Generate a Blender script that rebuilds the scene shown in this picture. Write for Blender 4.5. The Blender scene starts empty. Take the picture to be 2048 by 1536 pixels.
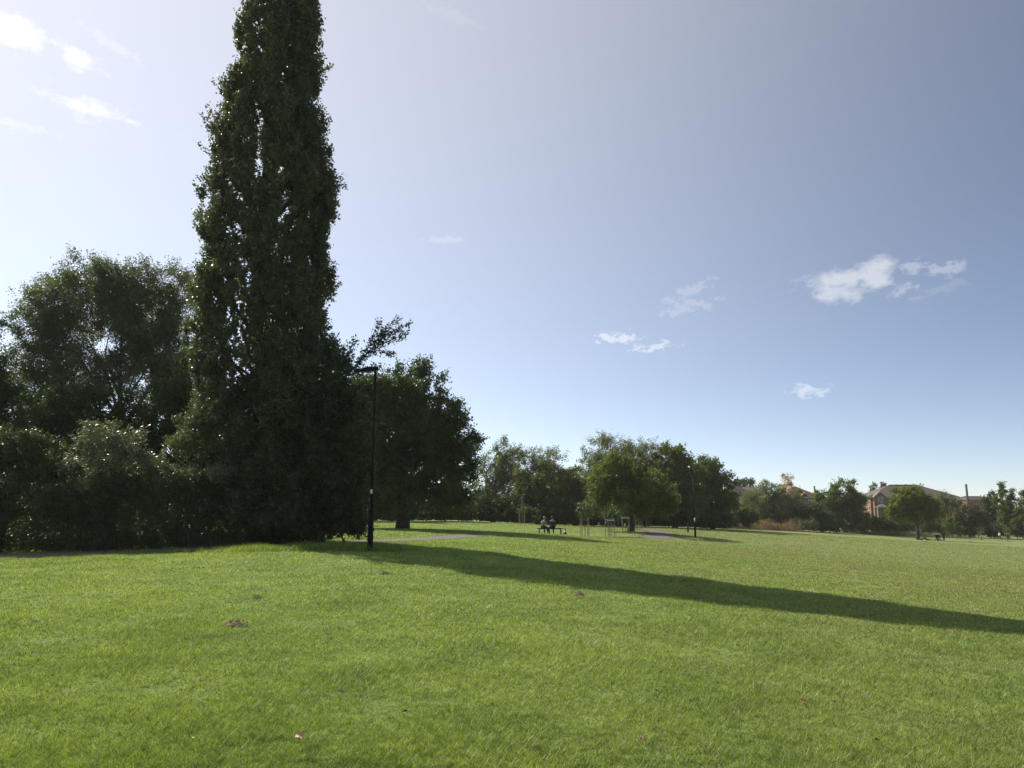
import bpy, bmesh, math, random
import numpy as np
from mathutils import Vector, Matrix
R = math.radians
rng = np.random.default_rng(7)
random.seed(7)
sc = bpy.context.scene
COL = sc.collection
F = 1538.0; PITCH = R(9.55); CAMZ = 1.6

# ------------------------------------------------------------------ camera, light, exposure
cam = bpy.data.cameras.new('camera'); camo = bpy.data.objects.new('camera', cam); COL.objects.link(camo)
cam.sensor_width = 36; cam.lens = F/2048*36; cam.clip_end = 9000; cam.clip_start = 0.1
camo.location = (0, 0, CAMZ); camo.rotation_euler = (R(90)+PITCH, 0, 0)
sc.camera = camo

SUN_AZ = R(45.5)      # to the left of the view direction
SUN_EL = R(38)
sl = bpy.data.lights.new('sun', 'SUN'); sl.energy = 4.6; sl.angle = R(0.55); sl.color = (1, .93, .82)
so = bpy.data.objects.new('sun', sl); COL.objects.link(so)
sdir = Vector((-math.sin(SUN_AZ)*math.cos(SUN_EL), math.cos(SUN_AZ)*math.cos(SUN_EL), math.sin(SUN_EL)))
so.rotation_euler = sdir.to_track_quat('Z', 'Y').to_euler(); so.location = (-20, 20, 40)

sc.view_settings.view_transform = 'Standard'; sc.view_settings.look = 'None'
sc.view_settings.gamma = 1; sc.view_settings.exposure = 0.5
sc.cycles.max_bounces = 6; sc.cycles.diffuse_bounces = 3; sc.cycles.glossy_bounces = 2
sc.cycles.transmission_bounces = 3; sc.cycles.volume_bounces = 0; sc.cycles.transparent_max_bounces = 6
sc.cycles.use_denoising = True; sc.cycles.denoising_prefilter = 'NONE'; sc.cycles.sample_clamp_indirect = 3; sc.cycles.sample_clamp_direct = 12

def ray(px, py):
    u = (px-1024)/F; v = (768-py)/F
    c, s = math.cos(PITCH), math.sin(PITCH)
    return np.array([u, c - s*v, s + c*v])
def at(px, py, D):
    r = ray(px, py); t = D/r[1]
    return Vector((r[0]*t, D, CAMZ + r[2]*t))

# ------------------------------------------------------------------ world: sky with small clouds
world = bpy.data.worlds.new('World'); sc.world = world; world.use_nodes = True
wn = world.node_tree.nodes; wl = world.node_tree.links; wn.clear()
def wnode(t, **k):
    n = wn.new(t)
    for a, b in k.items(): setattr(n, a, b)
    return n
wout = wnode('ShaderNodeOutputWorld'); bg = wnode('ShaderNodeBackground'); bg.inputs[1].default_value = 0.104
sky = wnode('ShaderNodeTexSky', sky_type='NISHITA', sun_disc=False, sun_elevation=SUN_EL, sun_rotation=-SUN_AZ,
            air_density=0.5, dust_density=0.05, ozone_density=1.6, altitude=0)
tc = wnode('ShaderNodeTexCoord')
def wmath(op, a, b=None, c=None, clamp=False):
    n = wnode('ShaderNodeMath', operation=op, use_clamp=clamp)
    for i, v in enumerate((a, b, c)):
        if v is None: continue
        if isinstance(v, (int, float)): n.inputs[i].default_value = v
        else: wl.new(v, n.inputs[i])
    return n.outputs[0]
# veil: added glow painted into the sky colour, brightest towards the sun
vd = wnode('ShaderNodeVectorMath', operation='DOT_PRODUCT'); wl.new(tc.outputs['Generated'], vd.inputs[0]); vd.inputs[1].default_value = sdir
vp = wmath('POWER', wmath('MAXIMUM', vd.outputs['Value'], 0.0), 2.1)
vm = wnode('ShaderNodeVectorMath', operation='SCALE'); vm.inputs[0].default_value = (4.1, 3.8, 3.4); wl.new(vp, vm.inputs['Scale'])
vt = wnode('ShaderNodeVectorMath', operation='MULTIPLY'); wl.new(sky.outputs[0], vt.inputs[0]); vt.inputs[1].default_value = (1.18, 1.04, .91)   # warm tint on the sky colour
va = wnode('ShaderNodeVectorMath', operation='ADD'); wl.new(vt.outputs[0], va.inputs[0]); wl.new(vm.outputs[0], va.inputs[1])
SKYC = va.outputs[0]
nz = wnode('ShaderNodeTexNoise'); nz.inputs['Scale'].default_value = 30; nz.inputs['Detail'].default_value = 7; nz.inputs['Roughness'].default_value = .62
mp = wnode('ShaderNodeMapping'); mp.inputs['Scale'].default_value = (1, 1, 1.8)
wl.new(tc.outputs['Generated'], mp.inputs['Vector']); wl.new(mp.outputs[0], nz.inputs['Vector'])
nzv = wmath('SUBTRACT', nz.outputs[0], .5)
nz2 = wnode('ShaderNodeTexNoise'); nz2.inputs['Scale'].default_value = 85; nz2.inputs['Detail'].default_value = 6; nz2.inputs['Roughness'].default_value = .6
wl.new(mp.outputs[0], nz2.inputs['Vector']); nzw = wmath('SUBTRACT', nz2.outputs[0], .5)
CLOUDS = [  # px, py, half width, half height, tilt, opacity, edge noise
    (1680, 562, 88, 26, -4, .9, 1.6), (1672, 585, 62, 26, 0, .85, 1.5), (1745, 552, 52, 34, 30, .95, 1.4), (1822, 535, 30, 14, 0, .5, 2.4),
    (1890, 537, 34, 15, 0, .5, 2.4), (1802, 583, 28, 11, 12, .45, 2.4), (1885, 580, 48, 12, 12, .16, 3),
    (1378, 582, 48, 13, 20, .3, 3), (1378, 612, 55, 16, 8, .3, 3), (1236, 675, 50, 11, -3, .85, 3.2), (1306, 694, 36, 10, 3, .8, 3.2),
    (1618, 781, 32, 12, 0, .75, 3.2), (158, 120, 52, 24, -15, 1, 2.2), (165, 214, 84, 26, -5, 1, 2.4), (15, 65, 60, 50, 0, 1, 2),
    (225, 92, 60, 14, -22, .3, 3), (890, 480, 45, 8, 4, .3, 3), (905, 30, 60, 16, -20, .12, 3), (30, 250, 60, 14, 0, .3, 3)]
tot = None
for (px, py, rx, ry, tl, op, en) in CLOUDS:
    d = Vector(ray(px, py)).normalized()
    uu = Vector((d.y, -d.x, 0)).normalized(); vv = uu.cross(d).normalized()
    a = R(tl); u2 = uu*math.cos(a) + vv*math.sin(a); v2 = -uu*math.sin(a) + vv*math.cos(a)
    sc_ = d.y/1.0
    def dot(vec, off):
        n = wnode('ShaderNodeVectorMath', operation='DOT_PRODUCT'); wl.new(tc.outputs['Generated'], n.inputs[0]); n.inputs[1].default_value = vec
        return n.outputs['Value']
    du = dot(u2/(rx/F*sc_*1.2), 0); dv = dot(v2/(ry/F*sc_*1.15), 0); dd = dot(d, 0)
    r2 = wmath('ADD', wmath('MULTIPLY', du, du), wmath('MULTIPLY', dv, dv))
    rr = wmath('SQRT', r2)
    m = wmath('SUBTRACT', 1.0, rr)
    m = wmath('MULTIPLY_ADD', nzv if ry > 16 else nzw, en*(1.5 if px > 1000 else 1.2), m)
    if ry > 16: m = wmath('MULTIPLY_ADD', nzw, .7, m)
    m = wmath('MULTIPLY', wmath('SUBTRACT', m, .1), 1.7, clamp=True)
    front = wmath('GREATER_THAN', dd, .8)
    m = wmath('MULTIPLY', wmath('MULTIPLY', m, front), op)
    tot = m if tot is None else wmath('MAXIMUM', tot, m)
mx = wnode('ShaderNodeMix', data_type='RGBA'); wl.new(tot, mx.inputs['Factor'])
wl.new(SKYC, mx.inputs['A'])
# cloud brightness: sunlit white on top of the sky behind
addn = wnode('ShaderNodeMix', data_type='RGBA', blend_type='ADD'); addn.inputs['Factor'].default_value = 1
scl = wnode('ShaderNodeMix', data_type='RGBA', blend_type='MULTIPLY'); scl.inputs['Factor'].default_value = 1; scl.inputs['B'].default_value = (.75, .75, .75, 1)
wl.new(SKYC, scl.inputs['A']); wl.new(scl.outputs['Result'], addn.inputs['A']); addn.inputs['B'].default_value = (3.0, 2.85, 2.6, 1)
wl.new(addn.outputs['Result'], mx.inputs['B'])
wl.new(mx.outputs['Result'], bg.inputs[0]); wl.new(bg.outputs[0], wout.inputs[0])
world.cycles.sampling_method = 'MANUAL'; world.cycles.sample_map_resolution = 512

# ------------------------------------------------------------------ helpers
def tag(o, label=None, cat=None, group=None, kind=None):
    if label: o['label'] = label
    if cat: o['category'] = cat
    if group: o['group'] = group
    if kind: o['kind'] = kind
    return o
def empty(name, loc, rz=0):
    o = bpy.data.objects.new(name, None); COL.objects.link(o); o.location = loc; o.rotation_euler = (0, 0, rz); o.empty_display_size = .2
    return o
def np_mesh(name, V, polys_n, k, mat, parent=None, smooth=False, loc=None):
    """V: (n*k,3) vertices, each polygon uses k consecutive vertices"""
    me = bpy.data.meshes.new(name)
    V = np.asarray(V, dtype=np.float32)
    me.vertices.add(len(V)); me.vertices.foreach_set('co', V.ravel())
    me.loops.add(len(V)); me.loops.foreach_set('vertex_index', np.arange(len(V), dtype=np.int32))
    me.polygons.add(polys_n); me.polygons.foreach_set('loop_start', (np.arange(polys_n)*k).astype(np.int32))
    me.update(calc_edges=True)
    me.materials.append(mat)
    o = bpy.data.objects.new(name, me); COL.objects.link(o)
    if parent: o.parent = parent
    return o
def ix_mesh(name, V, faces, mat, parent=None, smooth=False):
    me = bpy.data.meshes.new(name); me.from_pydata([tuple(v) for v in V], [], faces); me.update()
    if smooth: me.polygons.foreach_set('use_smooth', [True]*len(me.polygons))
    me.materials.append(mat)
    o = bpy.data.objects.new(name, me); COL.objects.link(o)
    if parent: o.parent = parent
    return o
class MB:
    def __init__(s): s.v = []; s.f = []
    def box(s, c, size, rz=0, taper=1):
        x, y, z = size[0]/2, size[1]/2, size[2]/2; n = len(s.v); cr, sr = math.cos(rz), math.sin(rz)
        for dz in (-z, z):
            t = taper if dz > 0 else 1
            for dx, dy in ((-x, -y), (x, -y), (x, y), (-x, y)):
                a, b = dx*t, dy*t
                s.v.append((c[0]+a*cr-b*sr, c[1]+a*sr+b*cr, c[2]+dz))
        for q in ((0,3,2,1),(4,5,6,7),(0,1,5,4),(1,2,6,5),(2,3,7,6),(3,0,4,7)): s.f.append(tuple(n+i for i in q))
        return s
    def poly(s, vs, fs):
        n = len(s.v); s.v += [tuple(v) for v in vs]; s.f += [tuple(n+i for i in q) for q in fs]; return s
    def tube(s, pts, rad, seg=8, cap=True):
        n0 = len(s.v); pts = [Vector(p) for p in pts]
        for i, p in enumerate(pts):
            d = (pts[min(i+1, len(pts)-1)] - pts[max(i-1, 0)])
            d = d.normalized() if d.length > 1e-6 else Vector((0,0,1))
            a = d.orthogonal().normalized() if abs(d.z) < .9 else Vector((1,0,0)).cross(d).normalized()
            b = d.cross(a)
            for k in range(seg):
                t = 2*math.pi*k/seg
                s.v.append(tuple(p + (a*math.cos(t) + b*math.sin(t))*rad[i]))
        for i in range(len(pts)-1):
            for k in range(seg):
                a0 = n0+i*seg+k; a1 = n0+i*seg+(k+1) % seg
                s.f.append((a0, a1, a1+seg, a0+seg))
        if cap:
            s.f.append(tuple(n0+k for k in range(seg))[::-1]); m = n0+(len(pts)-1)*seg; s.f.append(tuple(m+k for k in range(seg)))
        return s
    def build(s, name, mat, parent=None, smooth=False, bevel=0):
        o = ix_mesh(name, s.v, s.f, mat, parent, smooth)
        if bevel:
            b = o.modifiers.new('bevel', 'BEVEL'); b.width = bevel; b.segments = 2; b.limit_method = 'ANGLE'
        return o

# ------------------------------------------------------------------ materials
def mat_new(name):
    m = bpy.data.materials.new(name); m.use_nodes = True; m.node_tree.nodes.clear(); return m, m.node_tree.nodes, m.node_tree.links
def ramp(n, stops):
    r = n.new('ShaderNodeValToRGB'); e = r.color_ramp.elements
    while len(e) < len(stops): e.new(.5)
    for i, (p, c) in enumerate(stops): e[i].position = p; e[i].color = (*c, 1)
    return r
def leaf_mat(name, c1, c2, c3=None, f3=.0, trans=.35, rough=.5, spec=.4, tcol=1.5, nscale=.25):
    """each leaf its own tint between c1 and c2; a share f3 in c3"""
    m, n, l = mat_new(name)
    g = n.new('ShaderNodeNewGeometry'); tcn = n.new('ShaderNodeTexCoord')
    no = n.new('ShaderNodeTexNoise'); no.inputs['Scale'].default_value = nscale; no.inputs['Detail'].default_value = 2
    l.new(tcn.outputs['Object'], no.inputs['Vector'])
    ad = n.new('ShaderNodeMath'); ad.operation = 'MULTIPLY_ADD'; l.new(no.outputs[0], ad.inputs[0]); ad.inputs[1].default_value = 1.2; 
    sb = n.new('ShaderNodeMath'); sb.operation = 'MULTIPLY_ADD'; l.new(g.outputs['Random Per Island'], sb.inputs[0]); sb.inputs[1].default_value = .6; sb.inputs[2].default_value = -.4
    l.new(sb.outputs[0], ad.inputs[2])
    stops = [(.0, c1), (.75, c2)]
    if c3: stops = [(.0, c1), (1-f3-.12, c2), (1-f3, c3)]
    r = ramp(n, stops); l.new(ad.outputs[0], r.inputs[0])
    p = n.new('ShaderNodeBsdfPrincipled'); l.new(r.outputs[0], p.inputs['Base Color']); p.inputs['Roughness'].default_value = rough; p.inputs['Specular IOR Level'].default_value = spec
    t = n.new('ShaderNodeBsdfTranslucent'); mu = n.new('ShaderNodeMix'); mu.data_type = 'RGBA'; mu.blend_type = 'MULTIPLY'; mu.inputs['Factor'].default_value = 1
    l.new(r.outputs[0], mu.inputs['A']); mu.inputs['B'].default_value = (tcol*1.15, tcol*1.2, tcol*.5, 1); l.new(mu.outputs['Result'], t.inputs[0])
    mix = n.new('ShaderNodeMixShader'); mix.inputs[0].default_value = trans; l.new(p.outputs[0], mix.inputs[1]); l.new(t.outputs[0], mix.inputs[2])
    o = n.new('ShaderNodeOutputMaterial'); l.new(mix.outputs[0], o.inputs[0])
    return m
def plain(name, c, rough=.6, metal=0, c2=None, scale=6, bump=0, detail=4, spec=.5, stretch=None):
    m, n, l = mat_new(name)
    p = n.new('ShaderNodeBsdfPrincipled'); p.inputs['Roughness'].default_value = rough; p.inputs['Metallic'].default_value = metal; p.inputs['Specular IOR Level'].default_value = spec
    tcn = n.new('ShaderNodeTexCoord'); no = n.new('ShaderNodeTexNoise'); no.inputs['Scale'].default_value = scale; no.inputs['Detail'].default_value = detail
    if stretch:
        mpn = n.new('ShaderNodeMapping'); mpn.inputs['Scale'].default_value = stretch; l.new(tcn.outputs['Object'], mpn.inputs[0]); l.new(mpn.outputs[0], no.inputs['Vector'])
    else: l.new(tcn.outputs['Object'], no.inputs['Vector'])
    c2 = c2 or tuple(x*.7 for x in c)
    r = ramp(n, [(.35, c2), (.65, c)]); l.new(no.outputs[0], r.inputs[0]); l.new(r.outputs[0], p.inputs['Base Color'])
    if bump:
        b = n.new('ShaderNodeBump'); b.inputs['Strength'].default_value = bump; b.inputs['Distance'].default_value = .05; l.new(no.outputs[0], b.inputs['Height']); l.new(b.outputs[0], p.inputs['Normal'])
    o = n.new('ShaderNodeOutputMaterial'); l.new(p.outputs[0], o.inputs[0]); return m
def brick_mat(name, c1, c2, mort, scale=1.0, w=.225, h=.075):
    m, n, l = mat_new(name)
    tcn = n.new('ShaderNodeTexCoord'); sep = n.new('ShaderNodeSeparateXYZ'); l.new(tcn.outputs['Object'], sep.inputs[0])
    ad = n.new('ShaderNodeMath'); ad.operation = 'ADD'; l.new(sep.outputs[0], ad.inputs[0]); l.new(sep.outputs[1], ad.inputs[1])
    cb = n.new('ShaderNodeCombineXYZ'); l.new(ad.outputs[0], cb.inputs[0]); l.new(sep.outputs[2], cb.inputs[1])
    b = n.new('ShaderNodeTexBrick'); l.new(cb.outputs[0], b.inputs['Vector']); b.inputs['Color1'].default_value = (*c1, 1); b.inputs['Color2'].default_value = (*c2, 1)
    b.inputs['Mortar'].default_value = (*mort, 1); b.inputs['Scale'].default_value = scale; b.inputs['Brick Width'].default_value = w; b.inputs['Row Height'].default_value = h; b.inputs['Mortar Size'].default_value = .01
    p = n.new('ShaderNodeBsdfPrincipled'); p.inputs['Roughness'].default_value = .85; l.new(b.outputs[0], p.inputs['Base Color'])
    o = n.new('ShaderNodeOutputMaterial'); l.new(p.outputs[0], o.inputs[0]); return m

M = {}
M['poplar'] = leaf_mat('poplar_leaf', (.046,.064,.040), (.092,.115,.062), (.13,.13,.05), .04, trans=.40, rough=.42, spec=.6, tcol=1.3, nscale=.3)
M['ash'] = leaf_mat('ash_leaf', (.055,.078,.045), (.115,.14,.075), trans=.4, rough=.42, spec=.6, tcol=1.3)
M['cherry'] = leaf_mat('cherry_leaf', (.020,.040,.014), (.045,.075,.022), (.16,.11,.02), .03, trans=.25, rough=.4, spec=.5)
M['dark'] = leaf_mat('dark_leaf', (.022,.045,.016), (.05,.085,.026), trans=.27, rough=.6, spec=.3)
M['maple'] = leaf_mat('maple_leaf', (.028,.055,.015), (.062,.10,.024), trans=.3, rough=.45, spec=.4)
M['willow'] = leaf_mat('willow_leaf', (.085,.11,.055), (.18,.20,.11), trans=.36, rough=.65, spec=.25, tcol=1.3)
M['green'] = leaf_mat('green_leaf', (.055,.085,.025), (.12,.155,.045), trans=.36, rough=.65, spec=.25)
M['lime'] = leaf_mat('lime_leaf', (.06,.09,.022), (.13,.165,.04), trans=.40, rough=.5, spec=.35, tcol=1.3)
M['lime_autumn'] = leaf_mat('lime_autumn_leaf', (.06,.095,.018), (.13,.16,.03), (.30,.19,.02), .12, trans=.42, rough=.5, spec=.35, tcol=1.4, nscale=.35)
M['brown'] = leaf_mat('brown_leaf', (.055,.062,.03), (.12,.125,.052), trans=.3, rough=.6, spec=.3)
M['hedge'] = leaf_mat('hedge_leaf', (.030,.048,.020), (.072,.095,.038), (.12,.09,.05), .02, trans=.3, rough=.5, spec=.4)
M['silver'] = leaf_mat('silver_leaf', (.075,.095,.06), (.16,.18,.12), trans=.25, rough=.4, spec=.7)
M['birch'] = leaf_mat('birch_leaf', (.20,.15,.06), (.38,.26,.10), trans=.4, rough=.6)
M['weed'] = leaf_mat('weed_leaf', (.07,.08,.03), (.16,.12,.08), (.34,.17,.13), .25, trans=.3, rough=.7, nscale=.8)
M['bark'] = plain('bark', (.07,.055,.042), .9, c2=(.03,.025,.02), scale=9, bump=.6, stretch=(1,1,.25))
M['birchbark'] = plain('pale_bark', (.45,.43,.38), .8, c2=(.2,.19,.17), scale=5)
M['blackpaint'] = plain('black_paint', (.009,.009,.009), .6, scale=3, spec=.12)
M['white'] = plain('white_paint', (.75,.75,.72), .5)
M['post'] = plain('stake_wood', (.36,.29,.21), .85, c2=(.2,.16,.12), scale=12, stretch=(1,1,.2))
M['seatwood'] = plain('dark_timber', (.035,.028,.022), .7, scale=10, stretch=(.2,1,1))
M['skin'] = plain('skin', (.42,.27,.19), .6, c2=(.38,.24,.17))
M['hair_fair'] = plain('fair_hair', (.30,.20,.12), .6, scale=30)
M['hair_dark'] = plain('dark_hair', (.018,.014,.012), .5, scale=30)
M['grey_knit'] = plain('grey_knit', (.27,.27,.28), .9, scale=20)
M['navy'] = plain('navy_cloth', (.018,.022,.075), .85, scale=15)
M['denim'] = plain('blue_denim', (.035,.045,.085), .9, scale=15)
M['black_cloth'] = plain('black_cloth', (.012,.012,.014), .85, scale=15)
M['white_cloth'] = plain('white_cloth', (.72,.72,.72), .85, scale=10)
M['red_cloth'] = plain('red_cloth', (.35,.05,.06), .85, scale=10)
M['pink_cloth'] = plain('pink_cloth', (.45,.27,.27), .85, scale=10)
M['beige_cloth'] = plain('beige_cloth', (.36,.27,.2), .9, scale=10)
M['shoe'] = plain('shoe_leather', (.03,.028,.026), .6)
M['earth'] = plain('turned_earth', (.30,.19,.12), .95, c2=(.12,.08,.055), scale=35, bump=.8)
M['tile_brown'] = plain('brown_roof_tile', (.13,.105,.08), .85, c2=(.10,.08,.065), scale=3, bump=.3)
M['tile_red'] = plain('red_roof_tile', (.20,.085,.055), .85, c2=(.14,.06,.04), scale=3, bump=.3)
M['tile_dark'] = plain('dark_roof_tile', (.07,.06,.055), .85, scale=3, bump=.3)
M['brick'] = brick_mat('orange_brick', (.29,.13,.075), (.22,.095,.055), (.26,.22,.17))
M['brickdark'] = brick_mat('dark_brick', (.20,.07,.045), (.15,.055,.04), (.16,.13,.11))
M['stack_brick'] = brick_mat('stack_brick', (.10,.045,.035), (.08,.035,.028), (.09,.07,.06))
M['render'] = plain('cream_render', (.55,.5,.43), .9)
M['fence_wood'] = plain('weathered_boards', (.24,.2,.16), .9, c2=(.14,.12,.1), scale=4, stretch=(6,6,.5))
gm, n_, l_ = mat_new('window_glass'); p_ = n_.new('ShaderNodeBsdfPrincipled'); p_.inputs['Base Color'].default_value = (.03,.035,.04,1); p_.inputs['Roughness'].default_value = .08; p_.inputs['Specular IOR Level'].default_value = .8
o_ = n_.new('ShaderNodeOutputMaterial'); l_.new(p_.outputs[0], o_.inputs[0]); M['glass'] = gm
M['leaf_pink'] = plain('faded_pink_leaf', (.66,.38,.26), .6, scale=60)
M['leaf_orange'] = plain('orange_dead_leaf', (.60,.17,.06), .6, scale=60)
M['leaf_yellow'] = plain('yellow_dead_leaf', (.65,.42,.04), .6, scale=60)
M['leaf_brown'] = plain('brown_dead_leaf', (.16,.085,.045), .6, scale=60)
M['leaf_white'] = plain('pale_dead_leaf', (.62,.63,.58), .5, scale=60)

# ------------------------------------------------------------------ terrain
ctrl = []
def C(px, py, D):
    p = at(px, py, D); ctrl.append((p.x, p.y, p.z))
for a in [(0,1118,26),(250,1108,27),(500,1096,29),(740,1100,26),(805,1057,60),(1100,1068,60),(960,1073,47),(1310,1068,74),
          (1390,1080,73),(942,1043,100),(1044,1048,98),(1170,1073,72),(1220,1073,72),(1262,1063,80),(1152,1052,110),(1290,1054,108),(1376,1065,90),
          (1450,1057,125),(1700,1065,160),(1838,1080,140),(2000,1082,150),(2046,1077,175),(1600,1062,150),(730,1045,85),(1500,1058,140)]: C(*a)
ctrl += [(0,0,0),(-10,0,0),(5,5,-.01),(0,12,-.02),(-8,14,.03),(9.5,14,-.42),(6,10,-.12),(14,8,-.5),(20,20,-1.15),(2,24,.02),(8,26,-.3),(10,35,-.45),(30,50,-1.9),
         (-20,50,.4),(-60,60,.5),(-60,150,.3),(0,150,-.2),(-200,300,.2),(0,300,-1.5),(60,205,-2.2),(105,205,-2.4),(150,205,-3.8),(100,320,-3.5),(300,320,-5),
         (0,-30,0),(40,0,-1.5),(-40,0,.1),(80,60,-3.5),(150,120,-5),(80,-40,-2.5),(-90,-40,.2)]
ctrl = np.array(ctrl)
def kern(r): 
    return np.sqrt(r*r + 16.0)
def fit():
    P = ctrl[:, :2]/1.0; n = len(P)
    K = kern(np.linalg.norm(P[:, None]-P[None], axis=2)) + np.eye(n)*(-.6)
    A = np.zeros((n+1, n+1)); A[:n, :n] = K; A[:n, n] = 1; A[n, :n] = 1
    b = np.append(ctrl[:, 2], 0)
    return np.linalg.solve(A, b)
W = fit()
def H(x, y):
    x = np.atleast_1d(np.asarray(x, float)); y = np.atleast_1d(np.asarray(y, float))
    d = np.hypot(x, y); s = np.where(d > 330, 330/np.maximum(d, 1e-6), 1); xx, yy = x*s, y*s
    P = ctrl[:, :2]; out = np.zeros(len(x))
    for i in range(len(P)): out += W[i]*kern(np.hypot(xx-P[i, 0], yy-P[i, 1]))
    out += W[-1]
    # small undulation of the turf
    f = np.clip((60-d)/40, 0, 1)
    out += f*(.018*np.sin(x*1.1+1.3*np.sin(y*.7)) * np.sin(y*.9+np.sin(x*.6)) + .008*np.sin(x*3.1+y*1.7)*np.sin(y*2.6-x*1.2))
    out += -0.012*np.maximum(d-330, 0)*np.exp(-np.maximum(d-330, 0)/900)*.5
    return out
def h(x, y): return float(H(x, y)[0])
def P(px, py):
    """where the view ray through a pixel meets the ground"""
    r = ray(px, py); ts = np.concatenate([np.linspace(2, 60, 600), np.linspace(60, 400, 900)])
    z = CAMZ + r[2]*ts - H(r[0]*ts, r[1]*ts)
    k = np.argmax(z < 0)
    if z[k] >= 0: k = len(ts)-1
    t = ts[k] if k == 0 else ts[k-1] + (ts[k]-ts[k-1])*z[k-1]/(z[k-1]-z[k])
    return Vector((r[0]*t, r[1]*t, h(r[0]*t, r[1]*t)))

def axis_coords(lim, near, n):
    t = np.linspace(-1, 1, n); k = 6.5
    return np.sinh(t*k)/np.sinh(k)*lim
gx = axis_coords(1500, 0, 480); gy = axis_coords(1500, 0, 480) + 12
XX, YY = np.meshgrid(gx, gy); ZZ = H(XX.ravel(), YY.ravel())
me = bpy.data.meshes.new('ground'); nx, ny = len(gx), len(gy)
V = np.stack([XX.ravel(), YY.ravel(), ZZ], 1).astype(np.float32)
idx = (np.arange(ny-1)[:, None]*nx + np.arange(nx-1)[None]).ravel()
Q = np.stack([idx, idx+1, idx+nx+1, idx+nx], 1).astype(np.int32)
me.vertices.add(len(V)); me.vertices.foreach_set('co', V.ravel()); me.loops.add(Q.size); me.loops.foreach_set('vertex_index', Q.ravel())
me.polygons.add(len(Q)); me.polygons.foreach_set('loop_start', (np.arange(len(Q))*4).astype(np.int32)); me.update(calc_edges=True)
me.polygons.foreach_set('use_smooth', [True]*len(Q))
# turf colour
def turf_color(n, l, vec, far=False):
    def noise(s, d=3, rgh=.55):
        q = n.new('ShaderNodeTexNoise'); q.inputs['Scale'].default_value = s; q.inputs['Detail'].default_value = d; q.inputs['Roughness'].default_value = rgh; l.new(vec, q.inputs['Vector']); return q.outputs[0]
    a = noise(.16, 4); b = noise(.9, 4)
    mixn = n.new('ShaderNodeMath'); mixn.operation = 'MULTIPLY_ADD'; l.new(b, mixn.inputs[0]); mixn.inputs[1].default_value = .55
    m2 = n.new('ShaderNodeMath'); m2.operation = 'MULTIPLY'; l.new(a, m2.inputs[0]); m2.inputs[1].default_value = .45; l.new(m2.outputs[0], mixn.inputs[2])
    r = ramp(n, [(.34, (.150,.226,.056)), (.5, (.212,.294,.070)), (.64, (.280,.354,.090))]); l.new(mixn.outputs[0], r.inputs[0])
    # drier, browner turf down the slope to the right and far off
    sep = n.new('ShaderNodeSeparateXYZ'); l.new(vec, sep.inputs[0])
    dr = n.new('ShaderNodeMapRange'); l.new(sep.outputs[0], dr.inputs[0]); dr.inputs[1].default_value = -1; dr.inputs[2].default_value = 14; dr.inputs[3].default_value = 0; dr.inputs[4].default_value = .85
    dn = noise(.5, 5); ddm = n.new('ShaderNodeMath'); ddm.operation = 'MULTIPLY'; l.new(dr.outputs[0], ddm.inputs[0])
    dnr = n.new('ShaderNodeMapRange'); l.new(dn, dnr.inputs[0]); dnr.inputs[1].default_value = .3; dnr.inputs[2].default_value = .6; l.new(dnr.outputs[0], ddm.inputs[1])
    mxx = n.new('ShaderNodeMix'); mxx.data_type = 'RGBA'; l.new(ddm.outputs[0], mxx.inputs['Factor']); l.new(r.outputs[0], mxx.inputs['A']); mxx.inputs['B'].default_value = (.235, .232, .100, 1)
    return mxx.outputs['Result']
gmm, n, l = mat_new('turf'); tcn = n.new('ShaderNodeTexCoord'); vec = tcn.outputs['Object']
colr = turf_color(n, l, vec)
fn = n.new('ShaderNodeTexNoise'); fn.inputs['Scale'].default_value = 22; fn.inputs['Detail'].default_value = 8; fn.inputs['Roughness'].default_value = .7; l.new(vec, fn.inputs['Vector'])
fr = ramp(n, [(.34, (.30,.30,.30)), (.66, (1.15,1.15,1.15))]); l.new(fn.outputs[0], fr.inputs[0])  # darkened turf colour stands in for shade between the blades
mu = n.new('ShaderNodeMix'); mu.data_type = 'RGBA'; mu.blend_type = 'MULTIPLY'; mu.inputs['Factor'].default_value = 1; l.new(colr, mu.inputs['A']); l.new(fr.outputs[0], mu.inputs['B'])
p = n.new('ShaderNodeBsdfPrincipled'); p.inputs['Roughness'].default_value = .9; p.inputs['Specular IOR Level'].default_value = .15; l.new(mu.outputs['Result'], p.inputs['Base Color'])
p.inputs['Sheen Weight'].default_value = .25; p.inputs['Sheen Tint'].default_value = (.7,.9,.3,1)
bp = n.new('ShaderNodeBump'); bp.inputs['Strength'].default_value = .8; bp.inputs['Distance'].default_value = .03; l.new(fn.outputs[0], bp.inputs['Height']); l.new(bp.outputs[0], p.inputs['Normal'])
o = n.new('ShaderNodeOutputMaterial'); l.new(p.outputs[0], o.inputs[0])
me.materials.append(gmm); ground = bpy.data.objects.new('ground', me); COL.objects.link(ground); tag(ground, kind='structure')

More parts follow.
